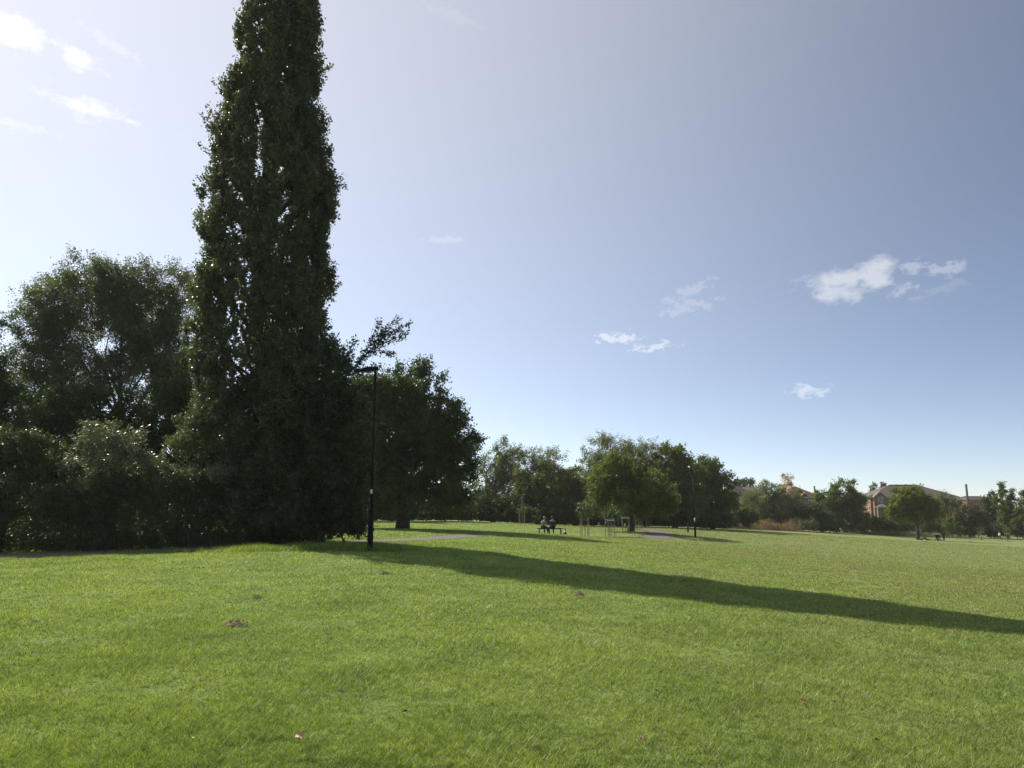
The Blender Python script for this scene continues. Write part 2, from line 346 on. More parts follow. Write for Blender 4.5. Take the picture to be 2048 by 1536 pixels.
# grass blades
bm_, n, l = mat_new('grass_blade'); tcn = n.new('ShaderNodeTexCoord'); g = n.new('ShaderNodeNewGeometry')
colr = turf_color(n, l, tcn.outputs['Object'])
fz = n.new('ShaderNodeTexNoise'); fz.inputs['Scale'].default_value = 9; fz.inputs['Detail'].default_value = 6; fz.inputs['Roughness'].default_value = .75; l.new(tcn.outputs['Object'], fz.inputs['Vector'])
fzr = ramp(n, [(.36, (.55,.60,.50)), (.5, (1.0,1.0,1.0)), (.64, (1.38,1.30,1.45))]); l.new(fz.outputs[0], fzr.inputs[0])
rr = ramp(n, [(0, (.35,.42,.38)), (.3, (.75,.8,.7)), (.75, (1.25,1.2,1.1)), (.93, (1.5,1.35,1.3)), (1.0, (2.2,1.8,2.4))]); l.new(g.outputs['Random Per Island'], rr.inputs[0])
mu = n.new('ShaderNodeMix'); mu.data_type = 'RGBA'; mu.blend_type = 'MULTIPLY'; mu.inputs['Factor'].default_value = 1; l.new(colr, mu.inputs['A']); l.new(rr.outputs[0], mu.inputs['B'])
muz = n.new('ShaderNodeMix'); muz.data_type = 'RGBA'; muz.blend_type = 'MULTIPLY'; muz.inputs['Factor'].default_value = 1; l.new(mu.outputs['Result'], muz.inputs['A']); l.new(fzr.outputs[0], muz.inputs['B']); mu = muz
p = n.new('ShaderNodeBsdfPrincipled'); p.inputs['Roughness'].default_value = .5; p.inputs['Specular IOR Level'].default_value = .35; l.new(mu.outputs['Result'], p.inputs['Base Color'])
t = n.new('ShaderNodeBsdfTranslucent'); m2 = n.new('ShaderNodeMix'); m2.data_type = 'RGBA'; m2.blend_type = 'MULTIPLY'; m2.inputs['Factor'].default_value = 1; l.new(mu.outputs['Result'], m2.inputs['A']); m2.inputs['B'].default_value = (1.5,1.5,.8,1); l.new(m2.outputs['Result'], t.inputs[0])
ms = n.new('ShaderNodeMixShader'); ms.inputs[0].default_value = .36; l.new(p.outputs[0], ms.inputs[1]); l.new(t.outputs[0], ms.inputs[2]); o = n.new('ShaderNodeOutputMaterial'); l.new(ms.outputs[0], o.inputs[0])
M['blade'] = bm_

path_lines = []
def near_path(x, y):
    m = np.zeros(len(x), bool)
    for pts, w in path_lines:
        for (a, b) in zip(pts[:-1], pts[1:]):
            ax, ay, bx, by = a[0], a[1], b[0], b[1]; dx, dy = bx-ax, by-ay; L2 = dx*dx+dy*dy+1e-9
            t = np.clip(((x-ax)*dx+(y-ay)*dy)/L2, 0, 1); m |= np.hypot(x-ax-t*dx, y-ay-t*dy) < w/2
    return m
def blades(name, X, Y, hh, ww, lean=.5, mat=None):
    keep = ~near_path(X, Y); X, Y, hh, ww = X[keep], Y[keep], hh[keep], ww[keep]
    Z = H(X, Y); n = len(X); a = rng.uniform(0, 2*math.pi, n)
    # blades lean every way with a slight common set
    lx = np.clip(rng.normal(.2, lean, n), -1.1, 1.1)*hh; ly = np.clip(rng.normal(-.1, lean, n), -1.1, 1.1)*hh
    px, py = np.cos(a)*ww/2, np.sin(a)*ww/2
    V = np.empty((n, 3, 3), np.float32)
    V[:, 0] = np.stack([X-px, Y-py, Z-.004], 1); V[:, 1] = np.stack([X+px, Y+py, Z-.004], 1); V[:, 2] = np.stack([X+lx, Y+ly, Z+hh], 1)
    return np_mesh(name, V.reshape(-1, 3), n, 3, mat or M['blade'])

# ------------------------------------------------------------------ path (asphalt)
def catmull(pts, step=.6):
    out = []; pts = [Vector((p[0], p[1], 0)) for p in pts]; pp = [pts[0]*2-pts[1]] + pts + [pts[-1]*2-pts[-2]]
    for i in range(1, len(pp)-2):
        a, b, c, d = pp[i-1:i+3]; n = max(2, int((c-b).length/step))
        for k in range(n):
            t = k/n; out.append(.5*((2*b)+(c-a)*t+(2*a-5*b+4*c-d)*t*t+(3*b-a-3*c+d)*t**3))
    out.append(pts[-1]); return out
def ribbon(pts, w, name, mat, dz=.012):
    c = catmull(pts); V = []; Fc = []
    k = 5
    for i, p in enumerate(c):
        d = (c[min(i+1, len(c)-1)]-c[max(i-1, 0)]).normalized(); s = Vector((-d.y, d.x, 0))
        for j in range(k):
            q = p + s*w*((j/(k-1))-.5); V.append((q.x, q.y, h(q.x, q.y)+dz))
    for i in range(len(c)-1):
        for j in range(k-1): a = i*k+j; Fc.append((a, a+1, a+k+1, a+k))
    o = ix_mesh(name, V, Fc, mat, smooth=True); path_lines.append(([(p.x, p.y) for p in c[::2]], w-.12)); return o
M['asphalt'] = plain('asphalt', (.17,.155,.13), .9, c2=(.115,.105,.09), scale=14, bump=.4, detail=8)
pl = [at(-1400, 1118, 24), at(-500, 1118, 25.2), at(0, 1112, 27), at(300, 1104, 28.6), at(560, 1090, 31.5), at(740, 1079, 36), at(850, 1076, 41), at(950, 1072.5, 48.5), at(1000, 1071, 52.5)]
tag(ribbon([(p.x, p.y) for p in pl], 2.0, 'path', M['asphalt']), kind='structure')
pr = [P(1262, 1057), P(1285, 1058.5), P(1306, 1061), P(1322, 1065), P(1318, 1071), P(1306, 1077)]
tag(ribbon([(q.x, q.y) for q in pr], 2.6, 'path', M['asphalt'], .02), kind='structure')

# blades over the near lawn, thinning with distance
N = 2300000
r_ = 3.6*(120/3.6)**rng.uniform(0, 1, N); th = rng.uniform(R(-41), R(41), N)
X, Y = r_*np.sin(th), r_*np.cos(th)
def vn(x, y, s, seed):
    q = np.random.default_rng(seed); o = np.zeros_like(x)
    for k in range(6):
        a = q.uniform(0, 6.28); f = s*q.uniform(.5, 2.2); o += np.sin((x*math.cos(a)+y*math.sin(a))*f + q.uniform(0, 6.28) + 1.5*np.sin((y*math.cos(a)-x*math.sin(a))*f*.7))
    return o/6
cl = vn(X, Y, 2.2, 3)*.5 + vn(X, Y, 6.0, 4)*.5
fine = 1+.75*vn(X, Y, 28., 7)+.75*vn(X, Y, 62., 8)
hh = np.clip(.031*(1+1.1*cl)*fine, .008, .06)*rng.uniform(.5, 1.35, N)
ww = .0048*np.maximum(1, r_/6.5)*rng.uniform(.6, 1.3, N)
tag(blades('grass', X, Y, hh, ww, 1.0), 'short mown grass of the park lawn', 'grass', kind='stuff')

# ------------------------------------------------------------------ foliage
def unit(a): return a/np.maximum(np.linalg.norm(a, axis=1, keepdims=True), 1e-9)
def lumpy(d, seed, amp=.16):
    q = np.random.default_rng(seed); o = np.zeros(len(d))
    for k in range(7):
        w = q.normal(size=3)*q.uniform(1.5, 4.5); o += np.sin(d@w + q.uniform(0, 6.28))
    return 1 + amp*o/2.2
def leaf_quads(Pc, ls, asp=.62, up=.5, rnd=None, droop=0):
    n = len(Pc); rn = rnd or rng
    N = unit(rn.normal(size=(n, 3)) + np.array([0, 0, up])); A = unit(np.cross(N, unit(rn.normal(size=(n, 3)) + np.array([0, 0, -droop])))); B = np.cross(N, A)
    L = (ls*rn.uniform(.65, 1.3, n))[:, None]; Wd = L*asp
    V = np.empty((n, 4, 3), np.float32)
    V[:, 0] = Pc - A*L*.5; V[:, 1] = Pc + B*Wd*.5 + A*L*.08; V[:, 2] = Pc + A*L*.5; V[:, 3] = Pc - B*Wd*.5 + A*L*.08
    return V
def clump_leaves(Cc, Rr, n, ls, dirs_up=.3, ns=14, outw=None, jit=.13, zs=1.0, tmin=.15):
    """leaves along short sprigs that stick out of each clump centre"""
    nc = len(Cc); d = rng.normal(size=(nc, ns, 3)); d[..., 2] += dirs_up
    if outw is not None: d += outw[:, None, :]*.7
    d /= np.linalg.norm(d, axis=2, keepdims=True); ln = rng.uniform(.5, 1.4, (nc, ns))
    w = Rr**2; ci = rng.choice(nc, n, p=w/w.sum()); si = rng.integers(0, ns, n); t = rng.uniform(tmin, 1, n)**.75
    off = d[ci, si]*(t*ln[ci, si]*Rr[ci])[:, None]; off[:, 2] *= zs
    return Cc[ci] + off + rng.normal(size=(n, 3))*(jit*Rr[ci])[:, None]
def blob_world(bs, D):
    out = []
    for b in bs:
        cx, cy, rx, ry = b[:4]; dd = b[4] if len(b) > 4 else 0; c = at(cx, cy, D+dd)
        top = at(cx, cy-ry, D+dd).z; bot = at(cx, cy+ry, D+dd).z; RX = (at(cx+rx, cy, D+dd)-at(cx-rx, cy, D+dd)).length/2
        out.append((np.array([c.x, c.y, (top+bot)/2]), np.array([RX, RX*.85, (top-bot)/2])))
    return out
COVER = 2.3
def crown_cloud(B, ls, cover, cl=None, seed=1, shell=.55, zs=1., dirs_up=.3, ns=14, ground=None, jit=.13):
    Ps = []; CC = []
    for k, (c, r) in enumerate(B):
        cr = cl or max(.35, .27*float(np.mean(r))); m = (r[0]*r[1]+r[0]*r[2]+r[1]*r[2])/3
        nc = max(12, int(5.6*m/cr**2)); d = unit(rng.normal(size=(nc, 3)))
        rad = rng.uniform(shell**3, 1, nc)**(1/3)*lumpy(d, seed*31+k)
        core = rng.random(nc) < .22; rad[core] *= rng.uniform(.1, .7, core.sum())
        rr = np.maximum(r - cr*.4, r*.35); Cc = c + d*rad[:, None]*rr
        Rr = cr*rng.uniform(.65, 1.3, nc)
        n = int(cover*COVER*math.pi*r[0]*r[2]/(ls*ls*.33)); Ps.append(clump_leaves(Cc, Rr, n, ls, dirs_up, ns, d, jit, zs)); CC.append(Cc)
    Pc = np.concatenate(Ps); CC = np.concatenate(CC)
    if ground is not None: 
        gz = H(Pc[:, 0], Pc[:, 1]); Pc = Pc[Pc[:, 2] > gz + ground]
    return Pc, CC
G1 = 'trees along the far side of the lawn'
def limbs(base, top, r0, CC, n, seed, lean=0, split=.35, seg=8, curve=.25):
    q = random.Random(seed); mb = MB(); base = Vector(base); top = Vector(top)
    pts = []; 
    for i in range(8):
        t = i/7; p_ = base.lerp(top, t); w = .25*math.sin(t*3)*r0*2; pts.append(p_ + Vector((q.uniform(-w, w), q.uniform(-w, w), 0)))
    pts[0] = base - Vector((0, 0, .25)); rad = [r0*(1.5 if i == 0 else 1-.82*(i/7)**.8) for i in range(8)]; rad[1] = r0*1.0
    mb.tube(pts, rad, seg+2)
    if n and len(CC):
        ids = list(range(len(CC))); q.shuffle(ids)
        for i in ids[:n]:
            e = Vector(CC[i]); ht = (e.z-base.z)/max(top.z-base.z, .1); t0 = min(.95, max(split, ht*.75*q.uniform(.6, 1)))
            s = base.lerp(top, t0); rr0 = r0*(1-.8*t0)*q.uniform(.35, .6)
            mid = s.lerp(e, .5) + Vector((q.uniform(-.5, .5), q.uniform(-.5, .5), q.uniform(-.1, .6)))*(e-s).length*curve
            P4 = [s, s.lerp(mid, .55)+Vector((0, 0, .03)), mid, mid.lerp(e, .55), e]; mb.tube(P4, [rr0, rr0*.75, rr0*.55, rr0*.35, rr0*.12], 5, cap=False)
    return mb
def tree(name, label, cat, D, bx, blobs, mat, ls, cover, r0, group=None, nl=10, seed=1, cl=None, zs=1., dirs_up=.3, up=.5, asp=.62, shell=.55, bark='bark',
         by=None, ground=.15, topf=.75, ns=14, droop=0, jit=.13, split=.35):
    b = at(bx, by or 1060, D); b.z = h(b.x, b.y)
    if group == G1: blobs = [(q[0], q[1], q[2]*1.14, q[3]*1.12) for q in blobs]
    B = blob_world(blobs, D); Pc, CC = crown_cloud(B, ls, cover, cl, seed, shell, zs, dirs_up, ns, ground, jit)
    root = empty(name, b); tag(root, label, cat, group)
    o = np.array(b); crown = np_mesh('crown', (leaf_quads(Pc, ls, asp, up, droop=droop) - o).reshape(-1, 3), len(Pc), 4, M[mat], root)
    zt = max(c[2]+r[2]*.5 for c, r in B); cxm = float(np.mean([c[0] for c, r in B])); top = Vector((b.x*.5+cxm*.5, b.y, b.z+(zt-b.z)*topf))
    mb = limbs((0, 0, 0), top-b, r0, CC-o, nl, seed, split=split); mb.build('trunk', M[bark], root, smooth=True)
    return root
def bush(name, label, cat, D, bx, blobs, mat, ls, cover, **k): 
    k.setdefault('nl', 5); k.setdefault('topf', .6); k.setdefault('split', .05)
    return tree(name, label, cat, D, bx, blobs, mat, ls, cover, k.pop('r0', .06), **k)

# --- the tall poplar
def poplar(D=34.):
    bx = 562; b = at(bx, 1080, D); b.z = h(b.x, b.y); root = empty('poplar_tree', b)
    tag(root, 'very tall narrow poplar with upright dark foliage, running out of the top of the picture', 'poplar tree')
    prof = [(-420,590,598),(-300,575,602),(-180,545,620),(-100,516,632),(0,482,636),(60,470,636),(90,452,632),(150,444,633),(200,442,630),(230,450,624),(260,436,622),(280,424,650),(305,420,670),(330,412,666),(350,416,650),
            (370,412,672),(400,408,692),(435,408,690),(470,396,656),(505,392,646),(540,392,674),(570,386,668),(600,384,656),(640,380,664),(700,372,694),(800,362,705),(900,370,710),(1000,390,700),(1060,440,650)]
    ys, Lx, Rx = (np.array(q, float) for q in zip(*prof))
    zz = np.array([at(bx, y, D).z for y in ys]); XL = np.array([at(a, y, D).x for a, y in zip(Lx, ys)]); XR = np.array([at(a, y, D).x for a, y in zip(Rx, ys)])
    o_ = np.argsort(zz); zz, XL, XR = zz[o_], XL[o_], XR[o_]
    z0, z1 = zz[0]+.4, zz[-1]
    # upright limbs: each starts low on the trunk and climbs
    nst = 46; stems = []; mb = MB()
    rt = np.random.default_rng(11)
    Cc, Rr, Out = [], [], []
    for s in range(nst):
        a = rt.uniform(0, 2*math.pi); zs0 = z0 + (z1-z0)*rt.uniform(0, .8)**1.3*.8; L = rt.uniform(5, 12)*(1-.35*(zs0-z0)/(z1-z0))
        pts = []
        for k in range(8):
            t = k/7; z = min(zs0 + L*t, z1-.3); xl, xr = np.interp(z, zz, XL), np.interp(z, zz, XR); cx, w = (xl+xr)/2, (xr-xl)/2
            f = min(.82, .12 + 1.25*t**.75)*(.95 if t < .9 else .9); pts.append((cx+math.cos(a)*w*f, D+math.sin(a)*w*f*.75, z))
        stems.append(pts); r0 = .07+.02*rt.random(); mb.tube([Vector(q)-b for q in pts], [r0*(1-.85*k/7) for k in range(8)], 5, cap=False)
        for k in np.linspace(1.2, 7, 17):
            i = min(6, int(k)); q = np.array(pts[i])*(1-(k-i)) + np.array(pts[i+1])*(k-i); Cc.append(q + rt.normal(size=3)*[.22,.22,.3]); Rr.append(rt.uniform(.38, .72)); Out.append([math.cos(a), math.sin(a), 0])
    # filling tufts through the envelope
    nf = 1750
    for k in range(nf):
        z = z0 + (z1-z0)*rt.random()**1.15; xl, xr = np.interp(z, zz, XL), np.interp(z, zz, XR); cx, w = (xl+xr)/2, (xr-xl)/2; a = rt.uniform(0, 6.283)
        lum = 1+.10*math.sin(a*3+z*1.1)+.07*math.sin(a*5-z*2.3); f = rt.uniform(.25, 1)**.5*lum*max(.1, (w-.38)/w)
        x, y = math.cos(a)*w*f, math.sin(a)*w*f
        # slender vertical gaps near the heart of the tree
        if abs(x-.10*w) < .12*w and z > 9 and math.sin(z*.9+x*2) > .2 and rt.random() < .5: continue
        Cc.append([cx+x, D+y*.78, z]); Rr.append(rt.uniform(.24, .52)); Out.append([math.cos(a), math.sin(a), 0])
    Cc, Rr, Out = np.array(Cc), np.array(Rr), np.array(Out)
    w = np.interp(Cc[:, 2], zz, (XR-XL)/2); cx = np.interp(Cc[:, 2], zz, (XR+XL)/2)
    n = 640000; Pc = clump_leaves(Cc, Rr, n, .09, 1.9, 12, Out*.7, .10, 1.9)
    # thin out the core so slits of sky show
    pw = np.interp(Pc[:, 2], zz, (XR-XL)/2); pcx = np.interp(Pc[:, 2], zz, (XR+XL)/2); u = (Pc[:, 0]-pcx)/pw
    cut = np.zeros(len(Pc), bool); z_ = Pc[:, 2]
    for k, (u0, hw, a1, f1, ph) in enumerate([(.08,.030,.08,.35,0),(-.30,.018,.07,.5,1),(.42,.016,.06,.6,2),(-.10,.018,.06,.45,3),(.24,.018,.06,.4,4),(-.48,.014,.05,.7,5),(.58,.012,.05,.5,6),(-.20,.012,.05,.8,7)]):
        cut |= (np.abs(u - u0 - a1*np.sin(z_*f1+ph)) < hw) & (np.sin(z_*1.3+ph*2)+np.sin(z_*2.3+ph) > .35)
    keep = ~(cut & (rng.random(n) < .93)); Pc = Pc[keep]
    np_mesh('crown', (leaf_quads(Pc, .105, .85, .1) - np.array(b)).reshape(-1, 3), len(Pc), 4, M['poplar'], root)
    cxs = lambda z: (np.interp(z, zz, XL)+np.interp(z, zz, XR))/2
    tp = [Vector((b.x, D, b.z-.3))-b] + [Vector((cxs(z), D, z))-b for z in np.linspace(z0+1, z1-1, 10)]
    mb2 = MB().tube(tp, [.75]+[.5*(1-.9*k/9) for k in range(10)], 12); mb2.v += []; mb2.build('trunk', M['bark'], root, smooth=True)
    mb.build('limbs', M['bark'], root, smooth=True)
poplar()

# --- big trees on the left
tree('ash_tree', 'broad airy domed tree with feathery leaves, left of the tall poplar', 'tree', 48, 235,
     [(215,600,120,75),(120,650,85,80),(320,595,85,70),(70,640,50,60),(265,655,80,60),(75,730,75,70),(165,745,85,60),(335,690,60,80),(250,570,70,45),(150,590,60,50),(340,800,60,70,2),(110,800,100,60,-1),(230,760,70,50,-1),(270,720,60,50),(345,740,50,60)],
     'ash', .15, 3.0, .36, nl=18, seed=2, cl=.9, up=.4, asp=.4, split=.2, droop=.5, ns=16)
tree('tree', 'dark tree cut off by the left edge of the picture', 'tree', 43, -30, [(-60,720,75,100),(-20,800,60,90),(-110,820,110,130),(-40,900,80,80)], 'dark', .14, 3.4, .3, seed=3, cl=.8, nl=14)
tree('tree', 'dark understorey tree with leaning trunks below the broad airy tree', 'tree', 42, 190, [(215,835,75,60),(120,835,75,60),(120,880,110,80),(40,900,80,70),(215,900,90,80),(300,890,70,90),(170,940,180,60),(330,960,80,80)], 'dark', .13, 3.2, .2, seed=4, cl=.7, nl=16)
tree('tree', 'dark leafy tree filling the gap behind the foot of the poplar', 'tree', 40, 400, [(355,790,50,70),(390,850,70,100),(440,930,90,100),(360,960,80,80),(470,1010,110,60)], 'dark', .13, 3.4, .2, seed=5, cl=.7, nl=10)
tree('cherry_tree', 'dark dense cherry tree in front of the poplar, one branch reaching up to the right', 'cherry tree', 31.5, 640,
     [(600,880,110,120),(660,790,60,95),(560,980,140,90),(665,960,72,100),(620,1020,110,55),(520,900,70,80),(690,870,48,90),(700,1000,40,60),(590,780,70,80),(495,790,55,75,1.5),(450,870,55,70,2)], 'cherry', .12, 4.2, .22, seed=6, cl=.6, nl=26)
def branch_sprays():
    D = 31.; root = [o for o in COL.objects if o.name == 'cherry_tree'][0]; b = root.location
    lines = [[(664,775),(700,745),(735,705),(775,668),(822,645)],[(735,705),(760,700),(790,708)],[(715,728),(742,680),(760,640)],[(745,690),(775,655),(800,632)],[(690,750),(700,700),(712,672)],[(700,745),(730,735),(762,730)],[(664,775),(676,730),(690,690)],[(750,700),(768,672),(765,650)],[(760,690),(800,672),(815,664)]]
    mb = MB(); Ps = []
    for li in lines:
        pts = [at(x, y, D + .3*math.sin(x)) for x, y in li]; r0 = .045 if len(li) == 5 else .018
        mb.tube([p-b for p in pts], [r0*(1-.8*k/(len(pts)-1)) for k in range(len(pts))], 6, cap=False)
        for a, c in zip(pts[:-1], pts[1:]):
            L = (c-a).length; n = int(L*120)
            t = rng.uniform(0, 1, n); q = np.array(a)[None]*(1-t[:, None]) + np.array(c)[None]*t[:, None] + rng.normal(size=(n, 3))*.085; q[:, 2] -= .04
            Ps.append(q)
    Pc = np.concatenate(Ps); np_mesh('branch_leaves', (leaf_quads(Pc, .13, .5, .2, droop=1.2) - np.array(b)).reshape(-1, 3), len(Pc), 4, M['cherry'], root)
    mb.build('branch', M['bark'], root, smooth=True)
branch_sprays()
# the hedge along the path and what grows out of it
def hedge(name, label, cat, line, depth, height, mat, ls, dens, group=None, nzv_=.35):
    pts = catmull(line, 1.0); b = Vector((pts[0].x, pts[0].y, h(pts[0].x, pts[0].y))); root = empty(name, b); tag(root, label, cat, group)
    Cc, Rr = [], []; mb = MB()
    for i, p in enumerate(pts):
        gz = h(p.x, p.y); hi = height*(1+.12*math.sin(i*.7)+.08*math.sin(i*1.9))
        for k in range(80):
            u = rng.uniform(-.5, .5); v = rng.uniform(-.5, .5); w = rng.uniform(.03, 1)**.8
            Cc.append([p.x+rng.uniform(-.5, .5), p.y+v*depth*(1-.25*w), gz+w*hi-.15]); Rr.append(rng.uniform(.3, .55))
        for k in range(34): Cc.append([p.x+rng.uniform(-.5, .5), p.y+rng.uniform(-.5, .5)*depth, gz+rng.uniform(.0, .35)]); Rr.append(rng.uniform(.25, .4))
        if i % 2 == 0:
            mb.tube([Vector((p.x, p.y, gz-.2))-b, Vector((p.x+.1, p.y, gz+hi*.5))-b, Vector((p.x+rng.uniform(-.4,.4), p.y, gz+hi*.85))-b], [.05,.035,.01], 5)
    Cc, Rr = np.array(Cc), np.array(Rr); n = int(dens*3*len(pts)*height/(ls*ls*.33)); Pc = clump_leaves(Cc, Rr, n, ls, .4, 14)
    Pc = Pc[Pc[:, 2] > H(Pc[:, 0], Pc[:, 1])+.02]
    np_mesh('foliage', (leaf_quads(Pc, ls, .6, .5)-np.array(b)).reshape(-1, 3), len(Pc), 4, M[mat], root); mb.build('stems', M['bark'], root)['kind'] = 'stuff'
    return root
hl = [(at(-1500,1090,27.6)), at(-700,1090,28.4), at(0,1090,29.7), at(250,1090,30.4), at(430,1090,31.6), at(575,1085,33.2)]
hedge('hedge', 'thick dark bramble hedge with a sunlit top running along the path on the left', 'hedge', [(p.x, p.y) for p in hl], 2.4, 2.75, 'hedge', .085, 3.6)
bush('bush', 'pale olive hazel bush standing above the hedge at the left edge', 'bush', 30.8, 50, [(40,905,55,45),(90,930,50,45),(-30,920,60,50),(130,950,40,30)], 'hedge', .085, 3.0, seed=8, cl=.42, dirs_up=.8)
bush('buddleia_bush', 'bush of long silvery glinting leaves rising above the hedge', 'bush', 30.7, 225, [(215,900,62,50),(180,872,28,32),(250,890,40,40),(285,930,40,40),(200,945,80,40)], 'silver', .15, 2.6, seed=9, cl=.42, dirs_up=.9, asp=.3, up=.9)
bush('elder_sapling', 'slender pale leaved sapling behind the hedge in front of the poplar', 'sapling', 32.6, 410, [(405,815,34,26),(385,850,36,30),(430,850,30,30),(400,900,50,40),(360,890,30,30)], 'ash', .11, 1.9, seed=10, cl=.4, asp=.4)
bush('bush', 'green leaved shrub reaching sideways over the hedge to the right of the pale sapling', 'bush', 32.6, 500, [(460,858,26,18),(500,880,34,18),(440,885,36,14),(520,905,34,20)], 'green', .11, 1.6, seed=11, cl=.35, asp=.5)
bush('bramble', 'sunlit bramble mound on top of the hedge in front of the poplar foot', 'bramble', 31.2, 470, [(450,950,60,20),(520,955,42,22),(360,955,70,20),(310,945,40,18)], 'silver', .09, 2.2, seed=12, cl=.32, dirs_up=.5)
bush('bush', 'dark low bush ending the hedge just left of the near lamp post', 'bush', 34.0, 690, [(680,1040,50,40),(640,1050,60,36),(590,1040,60,40),(715,1055,24,26)], 'cherry', .1, 4.0, seed=13, cl=.45)

for k, (x, lab) in enumerate([(-220, 'dark undergrowth behind the hedge beyond the left edge of the picture'), (-40, 'dark undergrowth behind the hedge at the left edge'), (140, 'dark undergrowth behind the hedge under the silvery bush'), (320, 'dark undergrowth behind the hedge under the pale sapling')]):
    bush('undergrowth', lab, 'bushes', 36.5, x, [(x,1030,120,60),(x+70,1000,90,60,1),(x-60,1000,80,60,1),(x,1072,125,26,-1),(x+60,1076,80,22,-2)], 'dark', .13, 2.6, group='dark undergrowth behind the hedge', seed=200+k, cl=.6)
# --- dark maple behind the near lamp post
tree('maple_tree', 'dark round maple standing on the grass right of the near lamp post', 'maple tree', 60, 805,
     [(830,790,72,70),(770,815,62,75),(875,835,50,60),(850,900,85,75),(915,905,50,55),(770,920,80,90),(908,965,52,52),(810,985,115,55),(880,860,55,50),(725,960,60,80),(735,840,50,80),(730,790,50,50),(750,920,60,90),(745,1000,60,45)],
     'maple', .19, 3.3, .42, nl=30, seed=14, cl=.95, by=1057, ground=1.2, up=.6)
# ------------------------------------------------------------------ tree line across the far side of the lawn
G1 = 'trees along the far side of the lawn'
tree('tree', 'pale olive tree at the left end of the far tree line beside the dark maple', 'tree', 112, 985, [(990,945,42,42),(1018,918,34,30),(975,1000,45,40),(1025,985,45,50)], 'willow', .3, 3.0, .3, G1, seed=20, cl=1.1, up=.3, asp=.35, dirs_up=.6)
tree('willow_tree', 'pale feathery willow with a ragged rounded top, behind the people on the bench', 'willow tree', 110, 1085, [(1090,922,38,28),(1068,945,42,36),(1105,955,30,30)], 'willow', .28, 2.5, .28, G1, seed=21, cl=.9, up=.3, asp=.3, dirs_up=.7)
tree('tree', 'mid green tree low in front of the feathery willow', 'tree', 107, 1075, [(1075,985,48,42),(1100,1005,42,35),(1050,1015,40,32)], 'green', .26, 3.0, .25, G1, seed=22, cl=1.0)
tree('tree', 'low brownish green tree in the dip of the far tree line', 'tree', 112, 1150, [(1148,975,36,36),(1165,1000,36,42),(1130,1010,36,36)], 'brown', .28, 3.0, .25, G1, seed=23, cl=1.0)
tree('willow_tree', 'largest grey green willow crown, highest in the far tree line', 'willow tree', 116, 1240, [(1240,912,62,36),(1195,935,34,40),(1285,935,45,42),(1240,965,75,45),(1185,985,30,40),(1310,985,45,45)], 'willow', .3, 3.0, .4, G1, seed=24, cl=1.2, asp=.35)
tree('tree', 'dark green tree right of the highest willow crown', 'tree', 113, 1350, [(1345,918,42,32),(1370,950,34,38),(1335,970,50,50),(1370,1005,45,40)], 'green', .28, 3.2, .3, G1, seed=25, cl=1.1)
tree('tree', 'rounded green tree ending the tall far trees, behind the far lamp post', 'tree', 118, 1425, [(1418,945,36,36),(1432,980,34,42),(1405,1000,40,45),(1440,1020,30,34)], 'green', .28, 3.4, .3, G1, seed=26, cl=1.0)
tree('tree', 'small tree top showing between the willow and the brownish tree', 'tree', 135, 1130, [(1128,955,18,14),(1150,945,20,12)], 'green', .3, 2.6, .2, G1, seed=27, cl=.8)
for k, (x, y, rx, ry, m, D, lab) in enumerate([
    (960,1015,45,35,'dark',104,'dark thicket below the olive tree beside the dark maple'),(1015,1025,45,30,'dark',104,'dark thicket behind the tall thin stake left of the bench'),
    (1085,1032,50,26,'dark',104,'dark thicket directly behind the people on the bench'),(1150,1030,45,30,'dark',106,'dark thicket between the bench and the lime tree'),
    (1215,1025,50,32,'dark',108,'dark thicket behind the left half of the lime tree'),(1290,1025,50,32,'dark',110,'dark thicket behind the trunk of the lime tree'),
    (1355,1030,50,30,'dark',114,'dark thicket behind the dark bollard'),(1415,1038,45,24,'dark',116,'dark thicket right of the far lamp post'),
    (720,1015,50,40,'dark',90,'dark shrubs beyond the grass left of the maple trunk'),(800,1010,60,40,'dark',92,'dark shrubs beyond the grass behind the maple trunk'),(890,1015,55,35,'dark',98,'dark shrubs beyond the grass under the right side of the maple')]):
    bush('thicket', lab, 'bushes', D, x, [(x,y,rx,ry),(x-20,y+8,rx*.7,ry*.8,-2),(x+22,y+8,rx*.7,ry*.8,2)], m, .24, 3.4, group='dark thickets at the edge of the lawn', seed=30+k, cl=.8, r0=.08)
tree('lime_tree', 'bright green lime tree with a dark trunk standing on the lawn among the staked saplings', 'lime tree', 80, 1262,
     [(1235,940,40,36),(1215,975,42,38),(1290,965,38,34),(1260,1000,70,38),(1195,1005,28,32),(1325,995,34,34),(1345,1008,18,22),(1230,912,14,16),(1285,1015,60,28)], 'lime', .2, 2.3, .3, nl=20, seed=50, cl=.75, by=1063, ground=1.1)

# ------------------------------------------------------------------ right side
G2 = 'trees on the right edge of the park'
tree('tree', 'small dark tree top behind the left house roof', 'tree', 230, 1490, [(1492,968,20,15),(1475,975,10,8)], 'dark', .4, 3, .25, G2, seed=60, cl=.9)
tree('willow_tree', 'pale green bushy willow between the two left roofs', 'willow tree', 150, 1540, [(1535,985,34,24),(1570,1000,34,26),(1505,1005,30,24),(1545,1015,60,30)], 'willow', .32, 3, .25, G2, seed=61, cl=1.0, asp=.35)
tree('birch_tree', 'thin autumn coloured birch with sparse pale orange leaves behind the red roof', 'birch tree', 215, 1574, [(1573,958,11,13),(1570,972,15,10),(1583,968,10,10)], 'birch', .4, .9, .16, G2, seed=62, cl=.9, bark='birchbark', topf=.95)
bush('bush', 'brownish rounded bush at the lawn edge under the left house', 'bush', 128, 1475, [(1475,1030,28,22),(1495,1035,22,20)], 'brown', .26, 3.2, group=G2, seed=63, cl=.8)
